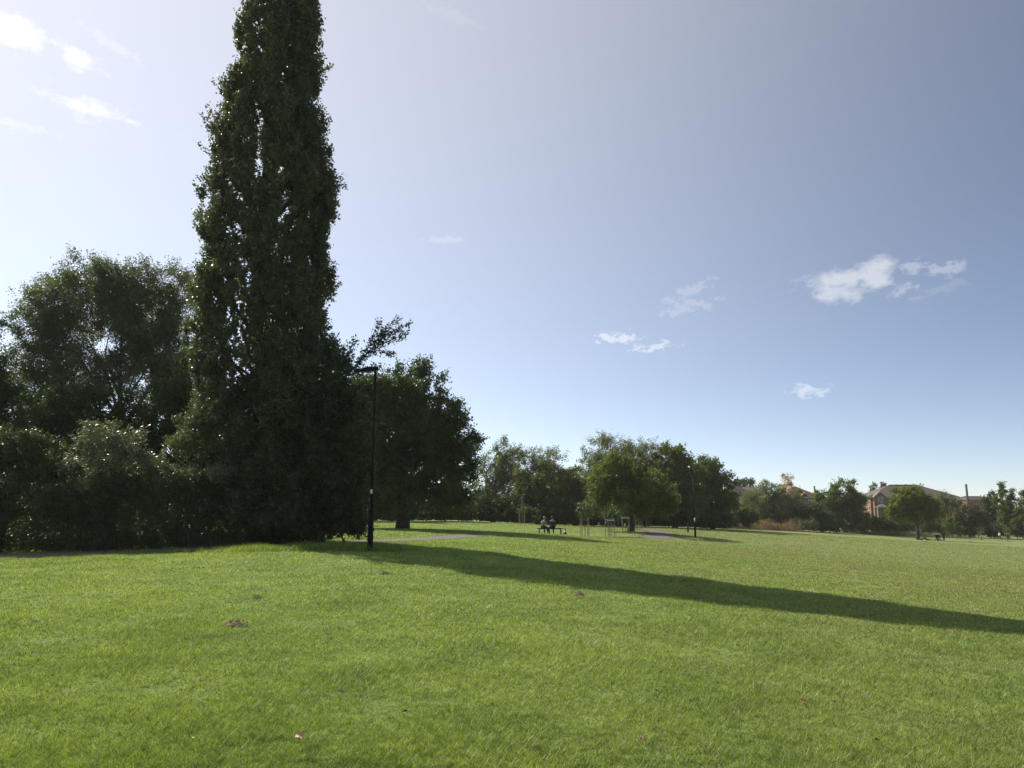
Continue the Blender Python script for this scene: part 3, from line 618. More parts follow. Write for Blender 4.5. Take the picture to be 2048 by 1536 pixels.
tree('tree', 'dark spreading tree mass under the red roof', 'tree', 152, 1590, [(1590,1030,52,26),(1545,1035,40,24),(1630,1035,40,24)], 'dark', .3, 3.4, .2, G2, seed=64, cl=1.0)
bush('bush', 'low olive bush domed over the lawn edge right of the reddish weeds', 'bush', 143, 1605, [(1607,1048,28,13),(1590,1054,22,9),(1625,1054,16,8)], 'willow', .22, 3.2, group=G2, seed=65, cl=.6)
tree('tree', 'rounded light green tree between the red roof and the brick house', 'tree', 158, 1690, [(1688,985,32,30),(1668,1015,38,34),(1710,1010,32,34),(1645,1000,16,20),(1690,1040,50,24)], 'green', .3, 3.0, .3, G2, seed=66, cl=1.1)
bush('bush', 'pale leafy sapling against the dark mass under the red roof', 'bush', 146, 1572, [(1570,1028,10,12),(1575,1040,9,9)], 'lime', .24, 1.8, group=G2, seed=67, cl=.6)
tree('poplar_tree', 'left of two small grey green poplars on the skyline behind the brick house', 'poplar tree', 340, 1747, [(1747,978,7,15)], 'ash', .5, 2.4, .2, 'two distant poplars', seed=68, cl=1.0)
tree('poplar_tree', 'right of two small grey green poplars on the skyline behind the brick house', 'poplar tree', 340, 1768, [(1768,978,8,15)], 'ash', .5, 2.4, .2, 'two distant poplars', seed=69, cl=1.0)
bush('hedge', 'dark hedge in front of the white porch of the brick house', 'hedge', 160, 1740, [(1735,1045,30,18),(1770,1048,32,18),(1705,1048,30,16),(1805,1052,30,14)], 'dark', .3, 3.4, group='bushes along the right edge of the park', seed=70, cl=.9)
tree('lime_tree', 'lime tree with yellow autumn patches standing alone on the right of the lawn', 'lime tree', 140, 1838, [(1822,998,40,24),(1800,1018,30,24),(1850,1015,30,26),(1830,1030,48,22),(1815,985,24,10)], 'lime_autumn', .28, 3.0, .3, None, seed=71, cl=.85, by=1080, ground=1.7, nl=16)
tree('tree', 'light green ragged tree right of the brick house roof', 'tree', 172, 1890, [(1888,1002,16,20),(1905,1015,20,22),(1880,1030,26,28)], 'willow', .32, 2.6, .25, G2, seed=72, cl=.9, asp=.4)
tree('tree', 'broad olive brown tree below the tall brick chimney', 'tree', 168, 1940, [(1935,1028,28,22),(1915,1045,26,24),(1955,1040,24,26)], 'brown', .3, 3.0, .25, G2, seed=73, cl=.9)
tree('tree', 'dark tree between the tall chimney and the spiky tree', 'tree', 185, 1985, [(1985,1005,14,22),(1978,1030,18,24),(1998,1030,14,22)], 'dark', .34, 3.0, .25, G2, seed=74, cl=.9)
tree('spiky_tree', 'upright spiky topped green tree near the right edge of the picture', 'tree', 170, 2015, [(2012,1010,24,28),(2005,985,8,20),(2022,990,7,16),(2020,1035,28,24),(2004,972,3,8)], 'green', .3, 2.8, .22, G2, seed=75, cl=.8, dirs_up=1.2)
tree('tree', 'leafy tree cut off by the right edge of the picture', 'tree', 166, 2060, [(2055,1025,24,26),(2075,1010,30,40),(2050,1050,26,20),(2110,1020,40,45)], 'green', .3, 3.0, .25, G2, seed=76, cl=.9)
for k, (x, y, rx, ry, m, D, lab) in enumerate([
    (1860,1052,30,16,'brown',165,'brown and green shrubs behind the picnic group'),(1905,1058,26,14,'green',166,'green shrubs right of the picnic group'),
    (1948,1060,26,14,'dark',168,'dark shrubs behind the left staked sapling on the right'),(1990,1062,26,13,'dark',170,'dark shrubs behind the walking man'),
    (2035,1062,28,13,'dark',168,'dark shrubs at the right edge of the picture'),(2095,1060,40,16,'dark',168,'dark shrubs beyond the right edge of the picture'),
    (1660,1050,36,14,'dark',150,'dark shrubs below the rounded light green tree'),(1530,1046,40,14,'dark',148,'dark shrubs behind the reddish weeds'),(1450,1045,24,14,'dark',126,'dark shrubs right of the far tree line')]):
    bush('thicket', lab, 'bushes', D, x, [(x,y,rx,ry),(x-14,y+3,rx*.6,ry*.8,-2)], m, .28, 3.2, group='dark thickets at the edge of the lawn', seed=80+k, cl=.8, r0=.08)

# far-off wood on the horizon: one mass
def far_wood():
    Cc, Rr = [], []
    for k in range(2600):
        a = R(rng.uniform(-64, 64)); d = rng.uniform(430, 620); x, y = d*math.sin(a), d*math.cos(a); z = h(x, y)
        Cc.append([x, y, z + rng.uniform(1, 9+3*math.sin(a*40)+2*math.sin(a*97))]); Rr.append(rng.uniform(2.2, 4.5))
    Pc = clump_leaves(np.array(Cc), np.array(Rr), 190000, 1.1, .3, 12)
    o = np_mesh('distant_wood', leaf_quads(Pc, 1.15, .7, .4).reshape(-1, 3), len(Pc), 4, M['green']); tag(o, 'far off belt of trees along the horizon', 'wood', kind='stuff')
far_wood()
# willowherb gone to seed
def weeds(name, label, cat, pts, hgt, n, mat):
    X = []; Y = []
    for (px, py, D, rx, ry) in pts:
        c = at(px, py, D); m = int(n*rx/60); X.append(c.x + rng.normal(0, rx*D/F*.5, m)); Y.append(c.y + rng.normal(0, ry, m))
    X, Y = np.concatenate(X), np.concatenate(Y); Z = H(X, Y); t = rng.uniform(0, 1, len(X))
    hh = hgt*(1+.25*np.sin(X*1.3)+.2*np.sin(X*3.1)); Pc = np.stack([X, Y, Z+t*hh*rng.uniform(.5, 1.1, len(X))], 1)
    o = np_mesh(name, leaf_quads(Pc, .2, .4, 0).reshape(-1, 3), len(Pc), 4, M[mat]); tag(o, label, cat, kind='stuff'); return o
weeds('weeds', 'rough reddish willowherb gone to seed along the lawn edge', 'weeds', [(1525,1056,137,60,1.5),(1480,1056,133,40,1.5),(1560,1058,139,30,1.2)], 1.5, 9000, 'weed')
weeds('weeds', 'rough dry weeds at the foot of the shrubs behind the picnic group', 'weeds', [(1870,1068,158,60,2),(1800,1066,156,60,2),(1740,1064,154,60,1.5)], .8, 3500, 'brown')

# rough grass at the foot of the lamp and along the path
def rough(name, label, spots, n, hgt, wd):
    X = []; Y = []
    for (px, py, rx, ry) in spots:
        c = P(px, py); m = int(n/len(spots)); X.append(c.x+rng.normal(0, rx, m)); Y.append(c.y+rng.normal(0, ry, m))
    X, Y = np.concatenate(X), np.concatenate(Y); hh = hgt*rng.uniform(.3, 1.2, len(X))*(1+.4*np.sin(X*2.3)*np.sin(Y*3)); ww = np.full(len(X), wd)*rng.uniform(.6, 1.3, len(X))
    return tag(blades(name, X, Y, hh, ww, .6), label, 'grass', kind='stuff')
rough('rough_grass', 'taller uncut grass round the foot of the near lamp post', [(740,1100,.5,.4),(640,1098,1.6,.5),(580,1100,1.2,.35),(700,1096,1.0,.5)], 26000, .2, .012)
rough('rough_grass', 'taller uncut grass round the foot of the far lamp post', [(1391,1081,.35,.3)], 1500, .22, .03)
def edge_grass():
    X = []; Y = []
    for pts, w in path_lines:
        q = np.array(pts); m = 900*len(q)//3; i = rng.integers(0, len(q)-1, m); t = rng.random(m)[:, None]; p = q[i]*(1-t)+q[i+1]*t; d = q[i+1]-q[i]; d /= np.linalg.norm(d, axis=1)[:, None]; s = np.stack([-d[:, 1], d[:, 0]], 1)
        off = (w/2+.03+np.abs(rng.normal(0, .16, m)))*rng.choice([-1, 1], m); p = p+s*off[:, None]; X.append(p[:, 0]); Y.append(p[:, 1])
    X, Y = np.concatenate(X), np.concatenate(Y); tag(blades('verge_grass', X, Y, .075*rng.uniform(.4, 1.3, len(X)), np.full(len(X), .016), .6), 'longer grass fringing the asphalt path', 'grass', kind='stuff')
edge_grass()

# ------------------------------------------------------------------ lamp posts
def lamp_post(name, label, px, py, D, hgt, head_rz=0):
    b = at(px, py, D); b.z = h(b.x, b.y); root = empty(name, b, 0); tag(root, label, 'lamp post')
    MB().tube([(0,0,-.2),(0,0,0),(0,0,1.25),(0,0,1.32)], [.098,.095,.095,.055], 16).build('base', M['blackpaint'], root, smooth=True)
    MB().tube([(0,0,1.3),(0,0,hgt-.02)], [.052,.040], 14).build('pole', M['blackpaint'], root, smooth=True)
    MB().tube([(0,0,1.28),(0,0,1.42)], [.07,.058], 16).build('collar', M['blackpaint'], root, smooth=True)
    mb = MB().box((0,-.097,.75), (.11,.012,.55)); mb.build('door', M['blackpaint'], root, bevel=.003)
    MB().box((0,-.058,1.95), (.07,.012,.14)).build('notice', M['white'], root)
    MB().tube([(0,0,hgt-.06),(0,0,hgt+.02)], [.05,.05], 12).build('bracket', M['blackpaint'], root, smooth=True)
    e = MB(); c = math.cos(head_rz); s = math.sin(head_rz)
    vs = []
    for (u, z0, z1, w) in ((.10,.0,.13,.10),(.0,-.0,.12,.14),(-.35,-.05,.07,.16),(-.68,-.08,-.02,.11)):
        for (dy, z) in ((-w, z0), (w, z0), (w*.8, z1), (-w*.8, z1)): vs.append((u*c-dy*s, u*s+dy*c, hgt+.03+z))
    fs = [(3,2,1,0)] + [(4*i+a, 4*i+(a+1) % 4, 4*i+4+(a+1) % 4, 4*i+4+a) for i in range(3) for a in range(4)] + [(12,13,14,15)]
    hd = e.poly(vs, fs).build('lantern', M['blackpaint'], root, bevel=.01)
    MB().box((-.36*c, -.36*s, hgt-.035), (.42,.2,.03), head_rz).build('glass', M['glass'], hd)
    return root
lamp_post('lamp_post', 'near black lamp post with a flat lantern, at the end of the dark hedge', 740, 1100, 26, 6.05, R(8))
l2 = lamp_post('lamp_post', 'far black lamp post with a white band, on the lawn right of the lime tree', 1391, 1080, 73, 6.0, R(20))
MB().tube([(0,0,1.62),(0,0,1.95)], [.062,.062], 14).build('white_band', M['white'], l2, smooth=True)
b = P(1376, 1065); root = empty('bollard', b); tag(root, 'dark wooden bollard on the grass left of the far lamp post', 'bollard')
MB().tube([(0,0,-.1),(0,0,1.02),(0,0,1.08)], [.10,.10,.07], 12).build('post', M['seatwood'], root); MB().tube([(0,0,.88),(0,0,.93)], [.105,.105], 12).build('band', M['blackpaint'], root)

# ------------------------------------------------------------------ bench
bp = P(1100, 1068.5); BZ = R(0)
bench = empty('park_bench', bp, BZ); tag(bench, 'dark backless park bench with two people sitting on it', 'bench')
mb = MB()
for k in range(4): mb.box((0, -.18+.12*k, .44), (2.05, .10, .045))
mb.build('seat', M['seatwood'], bench, bevel=.006)
for s in (-.83, .83): MB().box((s, 0, .20), (.07,.40,.44)).build('leg', M['blackpaint'], bench, bevel=.006)
MB().box((0, 0, .395), (1.6,.07,.04)).build('rail', M['blackpaint'], bench)

# ------------------------------------------------------------------ figures
def skin_obj(name, V, E, Rd, mat, parent, sub=2, root=0):
    me = bpy.data.meshes.new(name); me.from_pydata([tuple(v) for v in V], E, []); me.update(); me.materials.append(mat)
    o = bpy.data.objects.new(name, me); COL.objects.link(o); o.parent = parent
    s = o.modifiers.new('Skin', 'SKIN'); s.use_smooth_shade = True
    for i, d in enumerate(o.data.skin_vertices[0].data):
        r = Rd[i]; d.radius = (r, r) if not isinstance(r, tuple) else r; d.use_root = (i == root)
    ss = o.modifiers.new('Sub', 'SUBSURF'); ss.levels = sub; ss.render_levels = sub
    return o
def lerp(a, b, t): return Vector(a).lerp(Vector(b), t)
def chain(V, E, Rd, start, pts, rad):
    prev = start
    for p, r in zip(pts, rad):
        V.append(Vector(p)); Rd.append(r); E.append((prev, len(V)-1)) if prev is not None else None; prev = len(V)-1
    return prev
def person(loc, rz, J, label, cols, group=None, skirt=False):
    """J: joints in metres (x right, y forward, z up)"""
    root = empty('person', loc, rz); tag(root, label, 'person', group)
    V, E, Rd = [], [], []
    V.append(Vector(J['pelvis'])); Rd.append((.15, .11))
    ch = chain(V, E, Rd, 0, [lerp(J['pelvis'], J['chest'], .45), J['chest'], lerp(J['chest'], J['neck'], .75)], [(.13,.10), (.155,.11), (.10,.08)]); chest = 2
    nk = chain(V, E, Rd, ch, [J['neck']], [.052])
    hv = (Vector(J['head'])-Vector(J['neck'])).normalized(); hd = Vector(J['head']); fw = Vector(J.get('face', (0, 1, 0)))
    h1 = chain(V, E, Rd, nk, [hd-hv*.075+fw*.01, hd-hv*.01, hd+hv*.06, hd+hv*.105], [.062, .082, .076, .042])
    chain(V, E, Rd, h1-2, [hd-hv*.012+fw*.105], [.014])                       # nose
    side = hv.cross(fw).normalized()
    for s in (-1, 1): chain(V, E, Rd, h1-2, [hd-hv*.01+side*s*.088], [.016])   # ears
    def hand(w, elbow, idx):
        d = (Vector(w)-Vector(elbow)).normalized(); a = d.orthogonal().normalized(); c = d.cross(a)
        pm = chain(V, E, Rd, idx, [Vector(w)+d*.05], [(.036, .018)])
        for k in range(4):
            o = a*(k-1.5)*.019; L = [.062, .075, .07, .055][k]
            chain(V, E, Rd, pm, [Vector(w)+d*.09+o, Vector(w)+d*(.09+L*.55)+o+c*.012, Vector(w)+d*(.09+L)+o+c*.032], [.0095, .0085, .0075])
        chain(V, E, Rd, idx, [Vector(w)+d*.03+a*.04, Vector(w)+d*.07+a*.06+c*.012], [.011, .009])
    for s in ('l', 'r'):
        sh, el, wr = J['sh'+s], J['el'+s], J['wr'+s]
        k = chain(V, E, Rd, ch-1, [sh, lerp(sh, el, .5), el, lerp(el, wr, .4), wr], [.058, .048, .040, .038, .026]); hand(wr, el, k)
        hp, kn, an, to = J['hp'+s], J['kn'+s], J['an'+s], J['to'+s]
        chain(V, E, Rd, 0, [hp, lerp(hp, kn, .5), kn, lerp(kn, an, .35), an, to], [.088, .075, .056, .054, .036, .030])
    skin_obj('body', V, E, Rd, M['skin'], root, 1)
    # top with sleeves
    V, E, Rd = [Vector(J['pelvis'])+Vector((0,0,.0))], [], [(.172,.128)]
    c = chain(V, E, Rd, 0, [lerp(J['pelvis'], J['chest'], .45), J['chest'], lerp(J['chest'], J['neck'], .62)], [(.155,.122), (.178,.13), (.125,.098)])
    for s in ('l', 'r'):
        sh, el, wr = J['sh'+s], J['el'+s], J['wr'+s]; f = cols.get('sleeve', .92)
        e_ = lerp(el, wr, (f-.5)*2) if f > .5 else lerp(sh, el, f*2)
        mids = [sh, lerp(sh, el, .5)] + ([el, e_] if f > .5 else []); chain(V, E, Rd, 2, mids, [.074, .062, .052, .042][:len(mids)])
    skin_obj('top', V, E, Rd, M[cols['top']], root, 1)
    V, E, Rd = [Vector(J['pelvis'])+Vector((0,0,.03))], [], [(.168,.125)]
    for s in ('l', 'r'):
        hp, kn, an = J['hp'+s], J['kn'+s], J['an'+s]; f = cols.get('leg', .95)
        pts = [hp, lerp(hp, kn, .5), kn] + ([lerp(kn, an, .4), lerp(kn, an, f)] if f > .3 else []); chain(V, E, Rd, 0, pts, [.108, .092, .074, .068, .056][:len(pts)])
    skin_obj('trousers', V, E, Rd, M[cols['legs']], root, 1)
    for s in ('l', 'r'):
        an, to = Vector(J['an'+s]), Vector(J['to'+s]); V, E, Rd = [an], [], [.045]; chain(V, E, Rd, 0, [an.lerp(to, .5)-Vector((0,0,.01)), to], [.046, .038]); skin_obj('shoe', V, E, Rd, M['shoe'], root, 1)
    V, E, Rd = [hd-fw*.05-hv*.05], [], [.10]; pts = [hd-fw*.04+hv*.02, hd-fw*.02+hv*.085, hd+hv*.125]; rads = [.118, .112, .07]
    if cols.get('long'): chain(V, E, Rd, 0, [hd-fw*.06-hv*.12, hd-fw*.07-hv*.24], [.07, .045])
    chain(V, E, Rd, 0, pts, rads); skin_obj('hair', V, E, Rd, M[cols['hair']], root, 1)
    return root
def sitting(seat=.47, turn=0, spread=.11, lean=0, kneez=None, legdx=0):
    kz = kneez or seat+.04; J = dict(pelvis=(0,0,seat+.10), chest=(0,lean+.02,seat+.43), neck=(0,lean+.06,seat+.58), head=(0,lean+.09,seat+.74))
    for s, q in (('l', -1), ('r', 1)):
        J['sh'+s] = (q*.185, lean+.02, seat+.50); J['el'+s] = (q*.24, .08+lean*.5, seat+.25); J['wr'+s] = (q*.12, .30, seat+.17)
        J['hp'+s] = (q*.095, .05, seat+.07); J['kn'+s] = (q*spread+legdx, .43, kz); J['an'+s] = (q*spread+legdx*1.3, .42, .07); J['to'+s] = (q*spread*1.2+legdx*1.3, .58, .035)
    return J
# left person turned to the right in conversation
J = sitting(lean=.06); J['head'] = (.04,.15,1.22); J['face'] = (.85, .5, 0); J['wrr'] = (.26,.30,.72); J['anr'] = (.22,.30,.12); J['tor'] = (.32,.42,.14)
person(bp+Vector((-.50, .0, 0)), R(-28), J, 'person with short fair hair in a grey top on the left of the bench', dict(top='grey_knit', legs='denim', hair='hair_fair'), 'people sitting on the bench')
J = sitting(lean=.05); J['head'] = (.0,.13,1.22); J['face'] = (.1,.99,0); J['knl'] = (-.28,.40,.50); J['anl'] = (-.20,.36,.07); J['tol'] = (-.26,.50,.035)
pr2 = person(bp+Vector((.22, .0, 0)), R(6), J, 'dark haired person in a navy top with pale shoulders on the bench', dict(top='navy', legs='black_cloth', hair='hair_dark'), 'people sitting on the bench')
V, E, Rd = [Vector((-.21,.05,.95))], [], [.085]; chain(V, E, Rd, 0, [(-.1,.04,.985),(.1,.04,.985),(.21,.05,.95)], [(.085,.12),(.085,.12),.085]); skin_obj('shawl', V, E, Rd, M['beige_cloth'], pr2, 1)

# dog sitting beside the bench
def dog(loc, rz):
    root = empty('dog', loc, rz); tag(root, 'small black and white dog sitting on the grass right of the bench', 'dog')
    m, n, l = mat_new('dog_coat'); tcn = n.new('ShaderNodeTexCoord'); sep = n.new('ShaderNodeSeparateXYZ'); l.new(tcn.outputs['Object'], sep.inputs[0])
    no = n.new('ShaderNodeTexNoise'); no.inputs['Scale'].default_value = 7; l.new(tcn.outputs['Object'], no.inputs['Vector'])
    ad = n.new('ShaderNodeMath'); ad.operation = 'MULTIPLY_ADD'; l.new(no.outputs[0], ad.inputs[0]); ad.inputs[1].default_value = .10; l.new(sep.outputs[2], ad.inputs[2])
    r = ramp(n, [(.0, (.55,.53,.5)), (.13, (.015,.014,.013)), (.30, (.62,.6,.57)), (.47, (.02,.018,.016))]); r.color_ramp.interpolation = 'CONSTANT'; l.new(ad.outputs[0], r.inputs[0])
    p = n.new('ShaderNodeBsdfPrincipled'); p.inputs['Roughness'].default_value = .8; l.new(r.outputs[0], p.inputs['Base Color']); o = n.new('ShaderNodeOutputMaterial'); l.new(p.outputs[0], o.inputs[0])
    V, E, Rd = [Vector((0,-.10,.13))], [], [(.115,.12)]
    c = chain(V, E, Rd, 0, [(0,-.04,.25),(0,.04,.36),(0,.08,.45),(0,.10,.52)], [(.10,.11),(.085,.10),.06,.068]); chain(V, E, Rd, c, [(0,.17,.51),(0,.235,.495)], [.04,.026])
    for s in (-1, 1):
        chain(V, E, Rd, c, [(s*.045,.08,.575),(s*.065,.07,.60)], [.022,.012]); chain(V, E, Rd, 2, [(s*.065,.09,.24),(s*.065,.11,.12),(s*.065,.12,.03),(s*.065,.16,.02)], [.038,.026,.022,.022])
        chain(V, E, Rd, 0, [(s*.11,.0,.13),(s*.12,.07,.12),(s*.115,.0,.04),(s*.115,.10,.025)], [.07,.045,.03,.024])
    chain(V, E, Rd, 0, [(.03,-.22,.06),(.1,-.30,.03),(.18,-.32,.03)], [.03,.022,.015]); skin_obj('body', V, E, Rd, m, root, 1)
dog(P(1130, 1070), R(-10))

# ------------------------------------------------------------------ staked saplings
def guard_mesh(n=4, hgt=1.6, r=.42):
    out = []
    for k in range(n):
        a = math.pi/4+2*math.pi*k/n; x, y = r*math.cos(a), r*math.sin(a); out.append(((x, y), (0, 0)))
    return out
def tree_guard(px, py, D, lab, n=4, hgt=1.62, panel=False, crown=None, slab='', tall=0, seed=0, mat='maple', hs=1.0):
    b = at(px, py, D); b.z = h(b.x, b.y); q = random.Random(seed)
    root = empty('tree_guard', b, R(q.uniform(-20, 20))); tag(root, lab, 'tree guard', 'wooden stakes round young trees')
    pts = []
    for k in range(n):
        a = math.pi/4+2*math.pi*k/n; x, y = .45*math.cos(a), .45*math.sin(a); hh = hgt*q.uniform(.95, 1.05); dx, dy = q.uniform(-.03,.03), q.uniform(-.03,.03)
        MB().tube([(x, y, -.2), (x+dx, y+dy, hh)], [.036,.034], 8).build('stake', M['post'], root); pts.append((x+dx, y+dy))
    for k in range(n):
        (x0, y0), (x1, y1) = pts[k], pts[(k+1) % n]
        ox, oy = (x0+x1)*.05, (y0+y1)*.05
        MB().box(((x0+x1)/2+ox*.8, (y0+y1)/2+oy*.8, hgt*.90+.035*(k % 2)), (math.hypot(x1-x0, y1-y0)+.1, .03, .08 if panel and k == 2 else .045), math.atan2(y1-y0, x1-x0)).build('rail', M['white'] if (panel and k == 2) else M['post'], root)
    if crown:
        rx, z0, z1, cover = crown; sp = empty('sapling', b); tag(sp, slab, 'sapling', 'young trees inside wooden stakes')
        MB().tube([(0,0,-.1),(.01,0,z0),(.02,.02,(z0+z1)/2),(0,0,z1*.95)], [.03,.026,.018,.006], 6).build('trunk', M['bark'], sp, smooth=True)
        B = [(np.array([0, 0, (z0+z1)/2]), np.array([rx, rx, (z1-z0)/2])), (np.array([rx*.3, 0, z0+(z1-z0)*.3]), np.array([rx*.7, rx*.7, (z1-z0)*.25]))]
        Pc, _ = crown_cloud(B, .13, cover*.55, .38, seed+100, .4); np_mesh('crown', leaf_quads(Pc, .13, .5, .3).reshape(-1, 3), len(Pc), 4, M[mat], sp)
    if tall: MB().tube([(0,.1,-.2),(0,.1,tall)], [.05,.045], 8).build('tall_pole', M['post'], root)
tree_guard(1170,1073,72,'stakes round the sapling nearest to the dog', crown=(1.1,1.5,3.5,1.3), slab='young tree in stakes, first to the right of the dog', seed=1)
tree_guard(1220,1073,72,'stakes with a double rail round the sapling in front of the lime tree', panel=True, crown=(1.0,1.4,3.2,1.2), slab='young tree in stakes in front of the middle of the lime tree', seed=2)
tree_guard(1252,1070,76,'stakes standing just left of the lime tree trunk', panel=True, crown=(.9,1.5,3.0,1.0), slab='young tree in stakes just left of the lime tree trunk', seed=3)
tree_guard(1152,1053,110,'distant stakes left of and behind the sapling nearest to the dog', crown=(1.2,1.5,3.6,1.1), slab='small distant young tree left of the one nearest to the dog', seed=4)
tree_guard(1232,1056,106,'distant stakes seen between the two front guards by the lime tree', seed=5)
tree_guard(1275,1064,88,'stakes just right of the lime tree trunk', crown=(.7,1.4,2.8,1.0), slab='young tree in stakes just right of the lime tree trunk', seed=6)
tree_guard(1292,1054,108,'small distant stakes right of the lime tree at the end of the path', n=3, tall=2.4, seed=7)
tree_guard(1044,1048,98,'stakes round a tall bare pole left of the bench', crown=(1.5,1.4,2.2,.9), slab='small flat topped young tree in stakes left of the bench', tall=3.7, seed=8)
tree_guard(941,1043,100,'stakes beside the right edge of the dark maple', crown=(.9,1.2,2.9,1.2), slab='young tree in stakes beside the right edge of the dark maple', seed=9, mat='brown')
tree_guard(1963,1080,152,'stakes left of the walking man', crown=(1.0,1.0,3.0,.6), slab='thin young tree in stakes left of the walking man', seed=10)
tree_guard(2016,1083,148,'stakes with a pale rail right of the walking man', panel=True, crown=(.8,1.2,3.4,.8), slab='thin young tree in stakes right of the walking man', seed=11, mat='lime')
bush('sapling', 'slender unstaked young tree right of the picnic group', 'sapling', 156, 1897, [(1897,1052,13,14),(1897,1040,9,10)], 'green', .24, 1.6, seed=97, cl=.6, ground=.8)

# ------------------------------------------------------------------ people on the right
def ground_sit(kz=.38, lean=-.12, ky=.45):
    J = dict(pelvis=(0,0,.12), chest=(0,lean,.45), neck=(0,lean,.60), head=(0,lean+.03,.76))
    for s, q in (('l', -1), ('r', 1)):
        J['sh'+s] = (q*.185, lean, .53); J['el'+s] = (q*.25, lean+.05, .29); J['wr'+s] = (q*.17, .2, .30)
        J['hp'+s] = (q*.095, .05, .12); J['kn'+s] = (q*.14, ky, kz); J['an'+s] = (q*.13, ky+.32, .07); J['to'+s] = (q*.13, ky+.5, .06)
    return J
def standing(stride=.0, armsw=.0, lean=0):
    J = dict(pelvis=(0,0,.95), chest=(0,lean,1.27), neck=(0,lean+.01,1.46), head=(0,lean+.03,1.62))
    for s, q in (('l', -1), ('r', 1)):
        J['sh'+s] = (q*.19, lean, 1.39); J['el'+s] = (q*.25, -q*armsw*.5, 1.11); J['wr'+s] = (q*.24, -q*armsw+.08, .88)
        J['hp'+s] = (q*.095, 0, .92); J['kn'+s] = (q*.10, q*stride*.5+.04, .50); J['an'+s] = (q*.10, q*stride, .08); J['to'+s] = (q*.11, q*stride+.16, .04)
    return J
g0 = at(1842, 1081, 137)
def gp(px, D): p = at(px, 1081, D); return Vector((p.x, p.y, h(p.x, p.y)))
person(gp(1843,137), R(-110), ground_sit(), 'person in a white top sitting on the grass at the foot of the autumn lime', dict(top='white_cloth', legs='black_cloth', hair='hair_dark'))
J = ground_sit(.16, -.28, .55); person(gp(1853,137.5), R(-95), J, 'person in dark clothes leaning back on the grass with legs stretched out', dict(top='black_cloth', legs='pink_cloth', hair='hair_dark'))
person(gp(1888,136), R(150), standing(.05,.05), 'standing person in black with a red strap beside the pushchair', dict(top='black_cloth', legs='black_cloth', hair='hair_dark'))
person(gp(2000,149), R(-75), standing(.24,.2), 'man in a white top and dark shorts walking across the grass at the far right', dict(top='white_cloth', legs='black_cloth', hair='hair_fair', leg=.05, sleeve=.3))
def pushchair(loc, rz):
    root = empty('pushchair', loc, rz); tag(root, 'dark pushchair with its hood up, between the picnic group and the standing person', 'pushchair')
    mb = MB()
    for s in (-.26, .26):
        mb.tube([(s,.42,.14),(s,.1,.55),(s,-.42,1.05)], [.016]*3, 6); mb.tube([(s,-.38,.14),(s,.0,.62)], [.016]*2, 6)
    mb.tube([(-.26,-.42,1.05),(.26,-.42,1.05)], [.02]*2, 6); mb.build('frame', M['blackpaint'], root)
    vs = []; fs = []
    for i in range(9):
        a = R(-20+i*22); 
        for j in range(7): bq = R(-90+30*j); vs.append((.29*math.sin(bq), -.05+.36*math.cos(a)*max(.2, math.cos(bq*.6)), .78+.36*math.sin(a)*max(.3, math.cos(bq*.6))))
    for i in range(8):
        for j in range(6): k = i*7+j; fs.append((k, k+1, k+8, k+7))
    o = MB().poly(vs, fs).build('hood', M['black_cloth'], root, smooth=True); sd = o.modifiers.new('th', 'SOLIDIFY'); sd.thickness = .02
    mb = MB(); mb.box((0,.05,.48), (.46,.55,.12)); mb.box((0,-.25,.72), (.46,.12,.5)); mb.box((0,.40,.30), (.40,.2,.06)); mb.build('seat', M['black_cloth'], root, bevel=.03)
    MB().box((0,-.02,.24), (.4,.5,.14)).build('basket', M['navy'], root, bevel=.02)
    for s in (-.29, .29):
        for y in (-.38,.42): MB().tube([(s-.018,y,.14),(s+.018,y,.14)], [.14,.14], 16).build('wheel', M['shoe'], root)
pushchair(gp(1876,137), R(-60))
o = MB().box((0,0,.02),(1.3,1.1,.02)).build('picnic_blanket', M['pink_cloth']); c = gp(1850,137.6); o.location = c; tag(o, 'small pinkish picnic blanket under the leaning back person', 'blanket')
o = MB().box((0,0,.14),(.42,.3,.28),.2,.85).build('bag', M['white_cloth'], bevel=.05); o.location = gp(1882,135); tag(o, 'pale bag on the grass beside the standing person', 'bag')

# ------------------------------------------------------------------ houses
def window(root, x, y, z, w, hh, rz=0):
    f = MB(); 
    for (dx, dz, sx, sz) in ((-w/2,0,.09,hh+.09),(w/2,0,.09,hh+.09),(0,hh/2,w-.09,.09),(0,-hh/2,w-.09,.09),(0,0,w-.09,.05)): f.box((x+dx, y-.03, z+dz), (sx,.08,sz))
    fr = f.build('window', M['white'], root); MB().box((x, y, z), (w-.08,.04,hh-.08)).build('pane', M['glass'], fr); MB().box((x, y-.06, z-hh/2-.08), (w+.2,.14,.07)).build('sill', M['white'], fr)
def hip_roof(w, d, z, rise, ov=.4, ridge=.4, x0=0, y0=0):
    a, b_ = w/2+ov, d/2+ov; r = w*ridge/2
    vs = [(x0-a,y0-b_,z),(x0+a,y0-b_,z),(x0+a,y0+b_,z),(x0-a,y0+b_,z),(x0-r,y0,z+rise),(x0+r,y0,z+rise),(x0-a,y0-b_,z-.15),(x0+a,y0-b_,z-.15),(x0+a,y0+b_,z-.15),(x0-a,y0+b_,z-.15)]
    return vs, [(0,1,5,4),(1,2,5),(2,3,4,5),(3,0,4),(6,9,8,7),(0,6,7,1),(1,7,8,2),(2,8,9,3),(3,9,6,0)]
def loc_house(px, D): p = at(px, 1040, D); return Vector((p.x, p.y, h(p.x, p.y)))
def zat(px, py, D): return at(px, py, D).z
